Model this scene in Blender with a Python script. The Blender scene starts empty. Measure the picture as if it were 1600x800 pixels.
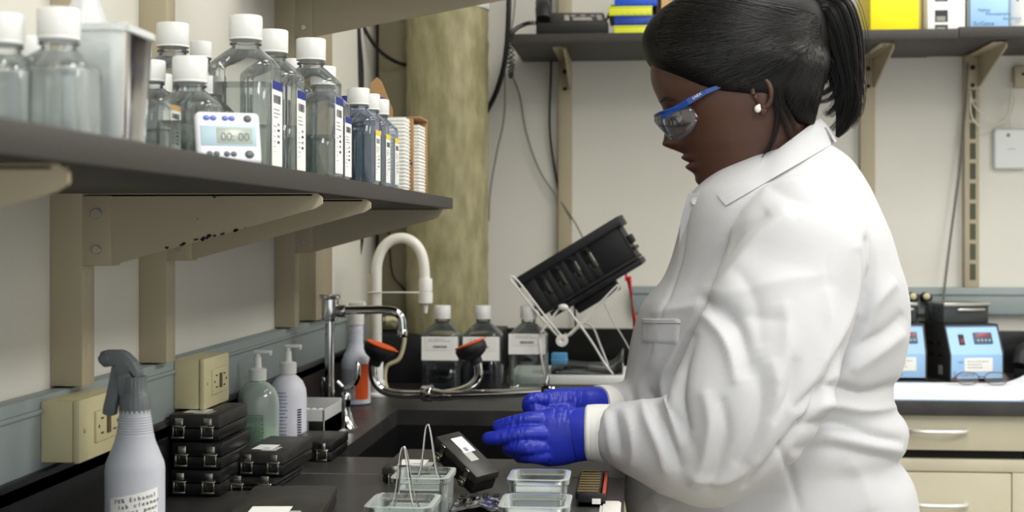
import bpy, bmesh, math, random
import numpy as np
from mathutils import Vector, Matrix, noise
from mathutils.bvhtree import BVHTree
random.seed(7)
SC = bpy.context.scene
COL = SC.collection
PI = math.pi
# ------------------------------------------------------------------ camera
CZ = 1.26
TH = math.atan(200/2222.0)
FPX = 2222.0
cam_d = bpy.data.cameras.new('camera'); cam = bpy.data.objects.new('camera', cam_d); COL.objects.link(cam)
cam.location = (0, 0, CZ); cam.rotation_euler = (PI/2, 0, TH)
cam_d.sensor_width = 36; cam_d.lens = 36*FPX/1600; cam_d.shift_y = -38/1600
cam_d.clip_start = 0.05; cam_d.clip_end = 50
cam_d.dof.use_dof = True; cam_d.dof.focus_distance = 1.85; cam_d.dof.aperture_fstop = 7.1
SC.camera = cam
# ------------------------------------------------------------------ world and light
SC.view_settings.view_transform = 'Standard'; SC.view_settings.look = 'None'
SC.view_settings.gamma = 1; SC.view_settings.use_curve_mapping = False
SC.view_settings.exposure = 0.25
w = bpy.data.worlds.new('room_air'); SC.world = w; w.use_nodes = True
w.node_tree.nodes['Background'].inputs[0].default_value = (0.93, 0.97, 1.0, 1)
w.node_tree.nodes['Background'].inputs[1].default_value = 1.05
def area(name, loc, rot, sx, sy, power, colr=(1, .985, .95)):
    d = bpy.data.lights.new(name, 'AREA'); d.shape = 'RECTANGLE'; d.size = sx; d.size_y = sy
    d.energy = power; d.color = colr
    o = bpy.data.objects.new(name, d); COL.objects.link(o); o.location = loc; o.rotation_euler = rot
    return o
SC.cycles.transparent_max_bounces = 48; SC.cycles.max_bounces = 14; SC.cycles.transmission_bounces = 14
LAMPS = ((1.9, 2.75, 19), (1.95, 1.0, 24), (0.45, 0.1, 26), (0.6, 2.2, 10))
for (lx, ly, p) in LAMPS:
    area('fluorescent_light', (lx, ly, 2.66), (0, 0, 0), .55, 1.15, p)
# ------------------------------------------------------------------ pixel helpers (1600x800 frame)
def ray(px, py):
    u = (px-800)/FPX; v = (362-py)/FPX
    c, s = math.cos(TH), math.sin(TH)
    return Vector((u*c-s, c+u*s, v))
CAMP = Vector((0, 0, CZ))
def AY(px, py, Y):
    r = ray(px, py); return CAMP + r*(Y/r.y)
def AX(px, py, X):
    r = ray(px, py); return CAMP + r*(X/r.x)
def AZ(px, py, Z):
    r = ray(px, py); return CAMP + r*((Z-CZ)/r.z)
def PROJ(P):
    x, y, z = P[0], P[1], P[2]-CZ
    c, s = math.cos(TH), math.sin(TH)
    d = -x*s + y*c; u = x*c + y*s
    return 800+FPX*u/d, 362-FPX*z/d
# ------------------------------------------------------------------ materials
def lin(h):
    h = h.lstrip('#'); r = [int(h[i:i+2], 16)/255 for i in (0, 2, 4)]
    return tuple([(c/12.92 if c <= .04045 else ((c+.055)/1.055)**2.4) for c in r]) + (1,)
MATS = {}
def mat(name, color, rough=.5, metal=0, spec=.5, noise_amt=0, noise_scale=40, bump=0, bump_scale=200, coat=0, trans=0, ior=1.45, sheen=0, emit=None, emit_s=1, color2=None, stretch=None, sss=0):
    if name in MATS: return MATS[name]
    m = bpy.data.materials.new(name); m.use_nodes = True
    nt = m.node_tree; b = nt.nodes['Principled BSDF']
    c = lin(color) if isinstance(color, str) else color
    b.inputs['Base Color'].default_value = c
    b.inputs['Roughness'].default_value = rough
    b.inputs['Metallic'].default_value = metal
    b.inputs['Specular IOR Level'].default_value = spec
    b.inputs['Coat Weight'].default_value = coat
    b.inputs['Transmission Weight'].default_value = trans
    b.inputs['IOR'].default_value = ior
    b.inputs['Sheen Weight'].default_value = sheen
    if sss:
        b.inputs['Subsurface Weight'].default_value = sss
        b.inputs['Subsurface Radius'].default_value = (.012, .005, .003)
    if emit:
        b.inputs['Emission Color'].default_value = lin(emit); b.inputs['Emission Strength'].default_value = emit_s
    tc = nt.nodes.new('ShaderNodeTexCoord')
    src = tc.outputs['Object']
    if stretch:
        mp = nt.nodes.new('ShaderNodeMapping'); mp.inputs['Scale'].default_value = stretch
        nt.links.new(src, mp.inputs[0]); src = mp.outputs[0]
    if noise_amt or color2:
        n = nt.nodes.new('ShaderNodeTexNoise'); n.inputs['Scale'].default_value = noise_scale; n.inputs['Detail'].default_value = 5
        nt.links.new(src, n.inputs['Vector'])
        r = nt.nodes.new('ShaderNodeValToRGB'); r.color_ramp.elements[0].position = .35; r.color_ramp.elements[1].position = .68
        c2 = lin(color2) if color2 else tuple([x*(1-noise_amt) for x in c[:3]])+(1,)
        r.color_ramp.elements[0].color = c2; r.color_ramp.elements[1].color = c
        nt.links.new(n.outputs['Fac'], r.inputs[0]); nt.links.new(r.outputs[0], b.inputs['Base Color'])
    if bump:
        n2 = nt.nodes.new('ShaderNodeTexNoise'); n2.inputs['Scale'].default_value = bump_scale; n2.inputs['Detail'].default_value = 3
        nt.links.new(src, n2.inputs['Vector'])
        bp = nt.nodes.new('ShaderNodeBump'); bp.inputs['Strength'].default_value = bump; bp.inputs['Distance'].default_value = .002
        nt.links.new(n2.outputs['Fac'], bp.inputs['Height']); nt.links.new(bp.outputs[0], b.inputs['Normal'])
    MATS[name] = m
    return m
def thin(name, tint, edge='#9aa3a3', refl=.12, rough=.04, dens=.25, body=0):
    """thin clear plastic wall: mostly see-through, greyer at grazing angles, glossy"""
    if name in MATS: return MATS[name]
    m = bpy.data.materials.new(name); m.use_nodes = True; nt = m.node_tree
    for n in list(nt.nodes): nt.nodes.remove(n)
    out = nt.nodes.new('ShaderNodeOutputMaterial')
    tr = nt.nodes.new('ShaderNodeBsdfTransparent'); tr.inputs[0].default_value = lin(tint)
    df = nt.nodes.new('ShaderNodeBsdfDiffuse'); df.inputs[0].default_value = lin(edge)
    gl = nt.nodes.new('ShaderNodeBsdfGlossy'); gl.inputs[1].default_value = rough
    lw = nt.nodes.new('ShaderNodeLayerWeight'); lw.inputs[0].default_value = dens
    fr = nt.nodes.new('ShaderNodeFresnel'); fr.inputs[0].default_value = 1.5
    mx = nt.nodes.new('ShaderNodeMixShader'); mx2 = nt.nodes.new('ShaderNodeMixShader')
    mxx = nt.nodes.new('ShaderNodeMath'); mxx.operation = 'MAXIMUM'; mxx.inputs[1].default_value = body
    nt.links.new(lw.outputs['Facing'], mxx.inputs[0]); nt.links.new(mxx.outputs[0], mx.inputs[0]); nt.links.new(tr.outputs[0], mx.inputs[1]); nt.links.new(df.outputs[0], mx.inputs[2])
    ad = nt.nodes.new('ShaderNodeMath'); ad.operation = 'ADD'; ad.inputs[1].default_value = refl-.04
    nt.links.new(fr.outputs[0], ad.inputs[0]); nt.links.new(ad.outputs[0], mx2.inputs[0])
    nt.links.new(mx.outputs[0], mx2.inputs[1]); nt.links.new(gl.outputs[0], mx2.inputs[2])
    nt.links.new(mx2.outputs[0], out.inputs[0])
    MATS[name] = m
    return m
# ------------------------------------------------------------------ mesh builder
def frame_from(d, up=Vector((0, 0, 1))):
    d = d.normalized()
    if abs(d.dot(up)) > .98: up = Vector((1, 0, 0)) if abs(d.x) < .9 else Vector((0, 1, 0))
    a = d.cross(up).normalized(); b = a.cross(d).normalized()
    return a, b
def wm(o):
    M = o.matrix_basis.copy()
    while o.parent is not None: o = o.parent; M = o.matrix_basis @ M
    return M
class B:
    def __init__(s): s.v = []; s.f = []; s.sm = []; s.mi = []
    def add(s, vs, fs, smooth=False, m=0, M=None):
        n = len(s.v)
        for p in vs:
            p = Vector(p)
            s.v.append(M @ p if M is not None else p)
        for f in fs:
            s.f.append([i+n for i in f]); s.sm.append(smooth); s.mi.append(m)
        return s
    def box(s, x0, x1, y0, y1, z0, z1, bev=0, m=0, M=None, seg=2):
        if x0 > x1: x0, x1 = x1, x0
        if y0 > y1: y0, y1 = y1, y0
        if z0 > z1: z0, z1 = z1, z0
        if not bev:
            vs = [(x, y, z) for z in (z0, z1) for y in (y0, y1) for x in (x0, x1)]
            return s.add(vs, [(0, 2, 3, 1), (4, 5, 7, 6), (0, 1, 5, 4), (2, 6, 7, 3), (0, 4, 6, 2), (1, 3, 7, 5)], False, m, M)
        bm = bmesh.new(); bmesh.ops.create_cube(bm, size=1)
        for v in bm.verts: v.co = Vector(((x0+x1)/2+v.co.x*(x1-x0), (y0+y1)/2+v.co.y*(y1-y0), (z0+z1)/2+v.co.z*(z1-z0)))
        bev = min(bev, .49*min(x1-x0, y1-y0, z1-z0))
        bmesh.ops.bevel(bm, geom=list(bm.edges)+list(bm.verts), offset=bev, segments=seg, affect='EDGES', profile=.5)
        bm.verts.index_update()
        vs = [v.co.copy() for v in bm.verts]; fs = [[v.index for v in f.verts] for f in bm.faces]; bm.free()
        return s.add(vs, fs, True, m, M)
    def prism(s, pts, a0, a1, axis='y', m=0, M=None, bev=0):
        """2-D outline extruded along an axis. axis y: pts are (x,z); x: (y,z); z: (x,y)"""
        def P(p, a):
            return {'y': (p[0], a, p[1]), 'x': (a, p[0], p[1]), 'z': (p[0], p[1], a)}[axis]
        bm = bmesh.new()
        va = [bm.verts.new(P(p, a0)) for p in pts]; vb = [bm.verts.new(P(p, a1)) for p in pts]
        n = len(pts)
        bm.faces.new(va); bm.faces.new(vb[::-1])
        for i in range(n): bm.faces.new((va[i], vb[i], vb[(i+1) % n], va[(i+1) % n]))
        bmesh.ops.recalc_face_normals(bm, faces=bm.faces)
        if bev:
            bmesh.ops.bevel(bm, geom=list(bm.edges), offset=bev, segments=2, affect='EDGES', profile=.5)
        bm.verts.index_update()
        vs = [v.co.copy() for v in bm.verts]; fs = [[v.index for v in f.verts] for f in bm.faces]; bm.free()
        return s.add(vs, fs, bool(bev), m, M)
    def loft(s, rings, cap=True, smooth=True, m=0, M=None, closed=True):
        n = len(rings[0]); vs = [p for r in rings for p in r]; fs = []
        for i in range(len(rings)-1):
            for j in range(n if closed else n-1):
                k = (j+1) % n
                fs.append((i*n+j, i*n+k, (i+1)*n+k, (i+1)*n+j))
        if cap and closed:
            fs.append(tuple(range(n))[::-1]); fs.append(tuple((len(rings)-1)*n+j for j in range(n)))
        return s.add(vs, fs, smooth, m, M)
    def lathe(s, prof, c=(0, 0, 0), seg=28, m=0, M=None, cap=True, flute=0, nfl=0):
        rings = []
        for (r, z) in prof:
            rings.append([(c[0]+(r+(flute*(.5+.5*math.cos(nfl*2*PI*j/seg)) if flute else 0))*math.cos(2*PI*j/seg), c[1]+(r+(flute*(.5+.5*math.cos(nfl*2*PI*j/seg)) if flute else 0))*math.sin(2*PI*j/seg), c[2]+z) for j in range(seg)])
        return s.loft(rings, cap, True, m, M)
    def cyl(s, p0, p1, r, r1=None, seg=20, m=0):
        p0, p1 = Vector(p0), Vector(p1); a, b = frame_from(p1-p0); r1 = r if r1 is None else r1
        rings = [[p+(a*math.cos(2*PI*j/seg)+b*math.sin(2*PI*j/seg))*q for j in range(seg)] for p, q in ((p0, r), (p1, r1))]
        d = (p1-p0).normalized()
        e = min(r, r1)*.12
        rr = [[p0+(v-p0)*.9 for v in rings[0]], [v+d*e for v in rings[0]], [v-d*e for v in rings[1]], [p1+(v-p1)*.9 for v in rings[1]]]
        return s.loft(rr, True, True, m)
    def tube(s, pts, r, seg=10, m=0, sub=0, cap=True, ry=None):
        pts = [Vector(p) for p in pts]
        rs = list(r) if hasattr(r, '__len__') else [r]*len(pts)
        if sub:
            pts, rs = spline(pts, sub, rs)
        rings = []; a = None
        for i, p in enumerate(pts):
            d = pts[min(i+1, len(pts)-1)]-pts[max(i-1, 0)]
            if d.length < 1e-9: d = Vector((0, 0, 1))
            d.normalize()
            if a is None: a, b = frame_from(d)
            else:
                a = (a-d*a.dot(d))
                a = a.normalized() if a.length > 1e-6 else frame_from(d)[0]
                b = d.cross(a)
            rings.append([p+(a*math.cos(2*PI*j/seg)+b*math.sin(2*PI*j/seg))*rs[i] for j in range(seg)])
        return s.loft(rings, cap, True, m)
    def sphere(s, c, r, sx=1, sy=1, sz=1, seg=16, m=0, M=None):
        rings = []
        for i in range(seg//2+1):
            t = PI*i/(seg//2); rr = max(math.sin(t), .001)
            rings.append([(c[0]+r*sx*rr*math.cos(2*PI*j/seg), c[1]+r*sy*rr*math.sin(2*PI*j/seg), c[2]-r*sz*math.cos(t)) for j in range(seg)])
        return s.loft(rings, True, True, m, M)
    def quad(s, o, ax, ay, x0, x1, y0, y1, m=0):
        o, ax, ay = Vector(o), Vector(ax), Vector(ay)
        return s.add([o+ax*x+ay*y for (x, y) in ((x0, y0), (x1, y0), (x1, y1), (x0, y1))], [(0, 1, 2, 3)], False, m)
    def slab(s, o, ax, ay, x0, x1, y0, y1, t=.0006, m=0):
        o, ax, ay = Vector(o), Vector(ax).normalized(), Vector(ay).normalized(); n = ax.cross(ay)
        vs = [o+ax*x+ay*y+n*h for h in (0, t) for (x, y) in ((x0, y0), (x1, y0), (x1, y1), (x0, y1))]
        return s.add(vs, [(3, 2, 1, 0), (4, 5, 6, 7), (0, 1, 5, 4), (1, 2, 6, 5), (2, 3, 7, 6), (3, 0, 4, 7)], False, m)
    def text(s, st, o, ax, ay, size, m=0, bold=False):
        vs, fs = text_geo(st); o, ax, ay = Vector(o), Vector(ax).normalized(), Vector(ay).normalized()
        n = ax.cross(ay)
        return s.add([o+ax*(v[0]*size)+ay*(v[1]*size)+n*.0002 for v in vs], fs, False, m)
    def barcode(s, o, ax, ay, w, h, m=0, seed=1):
        rg = random.Random(seed); x = 0
        o = Vector(o)
        while x < w:
            d = rg.choice((.0006, .0011, .0016)); s.quad(o, ax, ay, x, min(x+d, w), 0, h, m); x += d+rg.choice((.0006, .001))
        return s
    def lines(s, o, ax, ay, w, n, gap, th, m=0, seed=1):
        rg = random.Random(seed)
        for i in range(n):
            x = 0; L = w*rg.uniform(.55, 1)
            while x < L:
                d = rg.uniform(.002, .007)*max(.4, w/.03); s.quad(o, ax, ay, x, min(x+d, L), -i*gap, -i*gap+th, m); x += d+.0012
        return s
    def mesh(s, name, mats):
        me = bpy.data.meshes.new(name); me.from_pydata([tuple(v) for v in s.v], [], s.f)
        for mm in (mats if isinstance(mats, (list, tuple)) else [mats]): me.materials.append(mm)
        me.polygons.foreach_set('use_smooth', s.sm); me.polygons.foreach_set('material_index', s.mi)
        me.update()
        bm = bmesh.new(); bm.from_mesh(me); bmesh.ops.recalc_face_normals(bm, faces=bm.faces)
        for e in bm.edges:
            if len(e.link_faces) == 2 and e.calc_face_angle(0) > .75: e.smooth = False
        bm.to_mesh(me); bm.free()
        return me
    def islands(s):
        n = len(s.v); pr = list(range(n))
        def fd(i):
            while pr[i] != i: pr[i] = pr[pr[i]]; i = pr[i]
            return i
        for f in s.f:
            for i in f[1:]: pr[fd(i)] = fd(f[0])
        return [fd(i) for i in range(n)]
    def build_each(s, name, mats, parent, world=True, label=None):
        """one part per separate piece"""
        r = s.islands(); out = []
        for k in sorted(set(r)):
            q = B(); mp = {}
            for i, v in enumerate(s.v):
                if r[i] == k: mp[i] = len(q.v); q.v.append(v)
            for f, a, m in zip(s.f, s.sm, s.mi):
                if r[f[0]] == k: q.f.append([mp[i] for i in f]); q.sm.append(a); q.mi.append(m)
            out.append(q.build(name, mats, parent, world, label))
        return out
    def build(s, name, mats, parent=None, world=True, label=None):
        if parent is not None and world:
            M = wm(parent).inverted()
            s.v = [M @ v for v in s.v]
        o = bpy.data.objects.new(name, s.mesh(name, mats)); COL.objects.link(o)
        if parent is not None: o.parent = parent
        if label: o['label'] = label
        return o
    def top(s, name, mats, label, cat, group=None, base=None):
        """a thing that is a single mesh, origin at its base"""
        if base is None:
            xs = [v.x for v in s.v]; ys = [v.y for v in s.v]; base = ((min(xs)+max(xs))/2, (min(ys)+max(ys))/2, min(v.z for v in s.v))
        b = Vector(base); s.v = [v-b for v in s.v]
        o = bpy.data.objects.new(name, s.mesh(name, mats)); COL.objects.link(o); o.location = b
        tag(o, label, cat, group); return o
    def struct(s, name, mats):
        o = bpy.data.objects.new(name, s.mesh(name, mats)); COL.objects.link(o); o['kind'] = 'structure'; return o
def spline(pts, sub, rs=None):
    out = []; ro = []
    n = len(pts)
    for i in range(n-1):
        p0, p1, p2, p3 = pts[max(i-1, 0)], pts[i], pts[i+1], pts[min(i+2, n-1)]
        for k in range(sub):
            t = k/sub
            out.append(.5*((2*p1)+(p2-p0)*t+(2*p0-5*p1+4*p2-p3)*t*t+(3*p1-p0-3*p2+p3)*t**3))
            if rs: ro.append(rs[i]*(1-t)+rs[i+1]*t)
    out.append(pts[-1])
    if rs: ro.append(rs[-1])
    return (out, ro) if rs else out
def tag(o, label, cat, group=None, kind=None):
    o['label'] = label; o['category'] = cat
    if group: o['group'] = group
    if kind: o['kind'] = kind
def thing(name, label, cat, loc, rz=0, group=None):
    o = bpy.data.objects.new(name, None); COL.objects.link(o); o.empty_display_size = .02
    o.matrix_basis = Matrix.Translation(Vector(loc)) @ Matrix.Rotation(rz, 4, 'Z')
    tag(o, label, cat, group); return o
def copy_tree(o, parent=None):
    c = o.copy(); COL.objects.link(c)
    if parent is not None: c.parent = parent
    for ch in list(o.children): copy_tree(ch, c)
    return c
_TG = {}
def text_geo(st):
    if st in _TG: return _TG[st]
    cu = bpy.data.curves.new('t', 'FONT'); cu.body = st; cu.resolution_u = 2
    o = bpy.data.objects.new('t', cu); COL.objects.link(o)
    dg = bpy.context.evaluated_depsgraph_get(); dg.update()
    me = bpy.data.meshes.new_from_object(o.evaluated_get(dg))
    r = ([tuple(v.co) for v in me.vertices], [list(p.vertices) for p in me.polygons])
    bpy.data.objects.remove(o); bpy.data.curves.remove(cu); bpy.data.meshes.remove(me)
    _TG[st] = r; return r
def remesh(b, voxel, smooth=6, factor=.5):
    """unite overlapping closed shells into one continuous skin"""
    me = b.mesh('tmp', MATS['plain_white']); o = bpy.data.objects.new('tmp', me); COL.objects.link(o)
    md = o.modifiers.new('r', 'REMESH'); md.mode = 'VOXEL'; md.voxel_size = voxel; md.use_smooth_shade = True
    if smooth:
        s = o.modifiers.new('s', 'SMOOTH'); s.iterations = smooth; s.factor = factor
    dg = bpy.context.evaluated_depsgraph_get(); dg.update()
    r = bpy.data.meshes.new_from_object(o.evaluated_get(dg))
    bpy.data.objects.remove(o); bpy.data.meshes.remove(me)
    return r
def put_mesh(name, me, mats, parent, label=None):
    me.materials.clear()
    for m in (mats if isinstance(mats, (list, tuple)) else [mats]): me.materials.append(m)
    me.polygons.foreach_set('use_smooth', [True]*len(me.polygons))
    me.transform(parent.matrix_basis.inverted()); me.name = name
    o = bpy.data.objects.new(name, me); COL.objects.link(o); o.parent = parent
    if label: o['label'] = label
    return o
mat('plain_white', '#ffffff')
# ------------------------------------------------------------------ shared materials
WALL = mat('wall_paint', '#dcdad1', .6, noise_amt=.04, noise_scale=6, bump=.08, bump_scale=300)
BEIGE = mat('beige_painted_steel', '#b3a88e', .42, noise_amt=.05, noise_scale=15, bump=.03, bump_scale=60)
CHIP = mat('chipped_paint', '#2a2620', .8)
LAMIN = mat('dark_grey_laminate', '#383532', .5, noise_amt=.12, noise_scale=180)
EPOXY = mat('black_epoxy_resin', '#1a1a1b', .3, noise_amt=.35, noise_scale=25, bump=.02, bump_scale=40)
EPOXYG = mat('scuffed_black_epoxy', '#3d3c3b', .38, color2='#2c2b2b', noise_scale=14, bump=.03, bump_scale=90)
RAIL = mat('blue_grey_raceway', '#939d9e', .45, noise_amt=.05, noise_scale=12)
CREAM = mat('cream_plastic', '#d8cfa4', .4, noise_amt=.05, noise_scale=30)
CREAMD = mat('cream_slot_dark', '#5b4f35', .6)
WHITE = mat('white_plastic', '#e9e9e6', .35)
PAPER = mat('white_paper', '#eeeeea', .8)
INK = mat('printed_ink', '#2d2d33', .7)
GREYINK = mat('grey_print', '#8d8d92', .7)
NAVY = mat('navy_print', '#1f2f80', .5)
YEL = mat('yellow_band', '#f0cf22', .5)
ORANGEB = mat('orange_band', '#e3b56d', .5)
CHROME = mat('chrome', '#d6d6d6', .09, 1)
STEEL = mat('brushed_steel', '#bdbcb6', .28, 1)
BLACKP = mat('black_plastic', '#161617', .34, bump=.03, bump_scale=300)
BLACKM = mat('black_matte_plastic', '#1b1b1d', .55)
LIDGREY = mat('worn_black_lid', '#3b3936', .42, color2='#2c2b29', noise_scale=60)
CAPW = mat('white_cap', '#dcdddb', .42)
PET = thin('clear_bottle_wall', '#fbfdfd', '#a3abab', .06, .05, .14)
PETG = thin('grey_bottle_wall', '#e9ecef', '#8a9196', .06, .06, .2)
CLEAR = thin('clear_tray_plastic', '#e6ecec', '#a3abab', .1, .08, .3)
WATER = thin('clear_liquid', '#f4f8f7', '#d3dbda', .05, .03, .3)
MILKY = thin('hazy_liquid', '#f4f8f8', '#f6fbfa', .05, .05, .8, .35)
# ================================================================== the room
XW, YB, ZC = -.65, 3.65, .91          # left wall, back wall, worktop height
B().box(XW-.1, 3.2, -1.5, YB+.1, -.1, 0).struct('floor', mat('floor_tiles', '#a29d92', .4, noise_amt=.1, noise_scale=9))
B().box(XW-.1, 3.2, -1.5, YB+.1, 2.75, 2.85).struct('ceiling', mat('ceiling_tiles', '#e5e4de', .8, noise_amt=.05, noise_scale=30))
B().box(XW-.1, XW, -1.5, YB+.1, 0, 2.75).struct('wall_left', WALL)
B().box(XW, 3.2, YB, YB+.1, 0, 2.75).struct('wall_back', WALL)
B().box(3.1, 3.2, -1.5, YB, 0, 2.75).struct('wall_right', WALL)
# surface raceways along both walls
zt = CZ-.173; zb = CZ-.252
B().box(XW, XW+.022, 0.2, 3.6, zb, zt, .002).box(XW, XW+.026, .2, 3.6, zt-.018, zt-.013, .001).box(XW, XW+.03, .2, 3.6, zb-.02, zb-.003, .002).struct('trim_1', RAIL)
B().box(-.02, 3.1, YB-.03, YB, CZ-.205, CZ-.139, .002).box(-.02, 3.1, YB-.034, YB, CZ-.157, CZ-.152, .001).struct('trim_2', RAIL)
# corner: beige casings and white panel on the far part of the left wall
y0 = AX(482, 440, XW+.02).y; y1 = AX(508, 440, XW+.02).y
B().box(XW, XW+.035, y0, y1, CZ-.17, 2.4, .002).box(XW, XW+.012, y1+.004, y1+.10, CZ-.17, 2.4, .002).struct('trim_3', BEIGE)
B().box(XW+.012, XW+.10, 3.44, YB, ZC+.11, 2.4, .003).struct('trim_4', mat('olive_shadow_casing', '#8f8870', .6))  # beige corner upright, its shadow put into the darker olive colour

def bracket_geo(b, L, H, y, t=.004, holes=False):
    """wall bracket, local: wall at x=0, top at z=0, arm reaches x=L"""
    pts = [(0, 0), (L-.006, 0), (L, -.005), (L, -.012), (L-.008, -.017), (.035, -H), (0, -H)]
    b.prism(pts, y-t/2, y+t/2, 'y')
    b.box(.0, L-.01, y-t/2, y+.024, -.004, 0, .001)
    b.box(-.004, .032, y-t/2-.003, y+.026, -H-.002, -.002, .002)
def left_bracket(Y, ztop, label, L=.305, H=.078, chips=0, group=None):
    t = thing('shelf_bracket', label, 'bracket', (XW+.037, Y, ztop), 0, group)
    b = B(); bracket_geo(b, L-.037, H, 0); b.build('arm', BEIGE, t, world=False)
    b = B(); b.cyl((.016, -.005, -.022), (.016, -.008, -.022), .006); b.cyl((.016, -.005, -H+.016), (.016, -.008, -H+.016), .005)
    b.build_each('bolt', STEEL, t, world=False)
    if chips:
        rg = random.Random(chips); b = B()
        for i in range(chips):
            if i < chips*.9:
                x = rg.uniform(.09, .19) if i % 2 else rg.uniform(.125, .16); z = -H+(H-.017)*(x-.035)/(L-.037-.043)+rg.uniform(0, .0025)
            else: x = rg.uniform(.12, .17); z = rg.choice((-.004, -.012, -.028))
            r = rg.uniform(.0008, .0028); n = 7
            b.add([(x+r*rg.uniform(.6, 1.6)*math.cos(2*PI*k/n), -.0024, z+r*rg.uniform(.4, .9)*math.sin(2*PI*k/n)) for k in range(n)], [tuple(range(n))], False, 0)
        b.build('paint_chip', CHIP, t, world=False, label='dark chipped spots along the lower edge')['kind'] = 'stuff'
    return t
def left_upright(Y, label, z0=CZ-.171, z1=2.35):
    b = B(); b.box(XW, XW+.037, Y, Y+.036, z0, z1, .0015)
    for k in range(16):
        z = z0+.03+k*.08
        if z < CZ+.4: b.box(XW+.0368, XW+.0374, Y+.012, Y+.019, z, z+.018)
    return b.top('shelf_upright', BEIGE, label, 'upright', 'steel uprights on the left wall')
ZS0, ZS1, XS = CZ+.042, CZ+.0625, -.345
ups = [AX(78, 500, XW).y, AX(217, 500, XW).y, AX(429, 470, XW).y]
for Y, lb, ch, tipd in zip(ups, ('beige steel wall upright under the bracket with chipped paint', 'beige steel wall upright above the far socket box', 'beige steel wall upright nearest the sink taps'), (26, 0, 0), (0, 0, 0)):
    left_upright(Y, lb)
left_upright(ups[0]-.7, 'beige wall upright at the left edge behind the nearest bottles')
lbs = ['beige shelf bracket with dark paint chips along its lower edge', 'beige shelf bracket just behind the chipped one', 'beige shelf bracket farthest from the camera under the left shelf']
for Y, lb, ch in zip(ups, lbs, (22, 0, 0)):
    left_bracket(Y+.006, ZS0, lb, chips=ch, group='brackets under the left shelf')
left_bracket(.86, ZS0, 'blurred beige bracket tip poking in at the left edge under the shelf', L=.295, group='brackets under the left shelf')
# the lower shelf board
b = B(); b.box(XW+.002, XS, .35, 2.612, ZS0, ZS1, .0012)
b.top('shelf_board', LAMIN, 'long dark grey laminate shelf on the left wall carrying the bottles', 'shelf')
# upper bracket, seen from below, and its board out of frame
zu = CZ+.440
left_bracket(ups[2]+.006, zu, 'large beige bracket at the top of the picture above the left shelf', L=.5, H=.092)
left_bracket(ups[1]+.006, zu, 'beige bracket of the upper left shelf above the tall bottles', L=.3, H=.09)
B().box(XW+.002, -.2, 2.25, 2.62, zu, zu+.02, .001).top('shelf_board', LAMIN, 'upper laminate shelf end over the large bracket', 'shelf')

# ================================================================== worktops
YS0, YS1, XS0, XS1 = AZ(720, 716, ZC).y, AZ(720, 641, ZC).y, AZ(517, 716, ZC).x, -.10
XF = -.022          # front edge of the left run
YF = AZ(1300, 625, ZC).y   # front edge of the back run
t = thing('worktop', 'black resin laboratory worktop with a sink cut-out running along the left and back walls', 'worktop', (XW, YB, ZC-.03))
b = B()
th = .03
b.box(XW, XF, .6, YS0, ZC-th, ZC, .002)
b.box(XW, XS0, YS0, YS1, ZC-th, ZC, 0)
b.box(XS1, XF, YS0, YS1, ZC-th, ZC, 0)
b.box(XW, XF, YS1, YF, ZC-th, ZC, 0)
b.box(XW+.001, 3.099, YF, YB-.001, ZC-th, ZC, .002)
b.build('top_slab', EPOXYG, t)
B().box(XW, XW+.03, .6, YB, ZC+.0005, ZC+.10, .002).struct('trim_6', EPOXY)
B().box(XW+.03, 3.1, YB-.025, YB, ZC+.0005, ZC+.103, .002).struct('trim_7', EPOXY)
# raised black ledge in the corner in front of the column
B().box(XW+.03, AY(770, 560, 3.25).x, 3.25, YB-.025, ZC+.0005, CZ-.241, .002).struct('trim_8', BLACKM)
# strip joint across the worktop
ys = AZ(700, 743, ZC).y
b = B(); b.box(XS0-.03, XF, ys-.0007, ys+.0007, ZC, ZC+.0004); b.build('joint_line', mat('joint_grey', '#7b7872', .6), t)
# sink
s = thing('sink', 'deep black resin sink sunk into the worktop', 'sink', ((XS0+XS1)/2, (YS0+YS1)/2, ZC-.30))
b = B(); w_ = .012; zt_, zb_ = ZC-.001, ZC-.28
b.box(XS0-w_, XS0, YS0-w_, YS1+w_, zb_, ZC-.031); b.box(XS1, XS1+w_, YS0-w_, YS1+w_, zb_, ZC-.031)
b.box(XS0, XS1, YS0-w_, YS0, zb_, ZC-.031); b.box(XS0, XS1, YS1, YS1+w_, zb_, ZC-.031)
b.box(XS0-w_, XS1+w_, YS0-w_, YS1+w_, zb_-.02, zb_); b.build('basin', EPOXY, s)
b = B(); b.lathe([(.03, 0), (.032, .003), (.02, .004), (.018, .001)], ((XS0+XS1)/2, (YS0+YS1)/2, zb_)); b.build('drain', STEEL, s)
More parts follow.
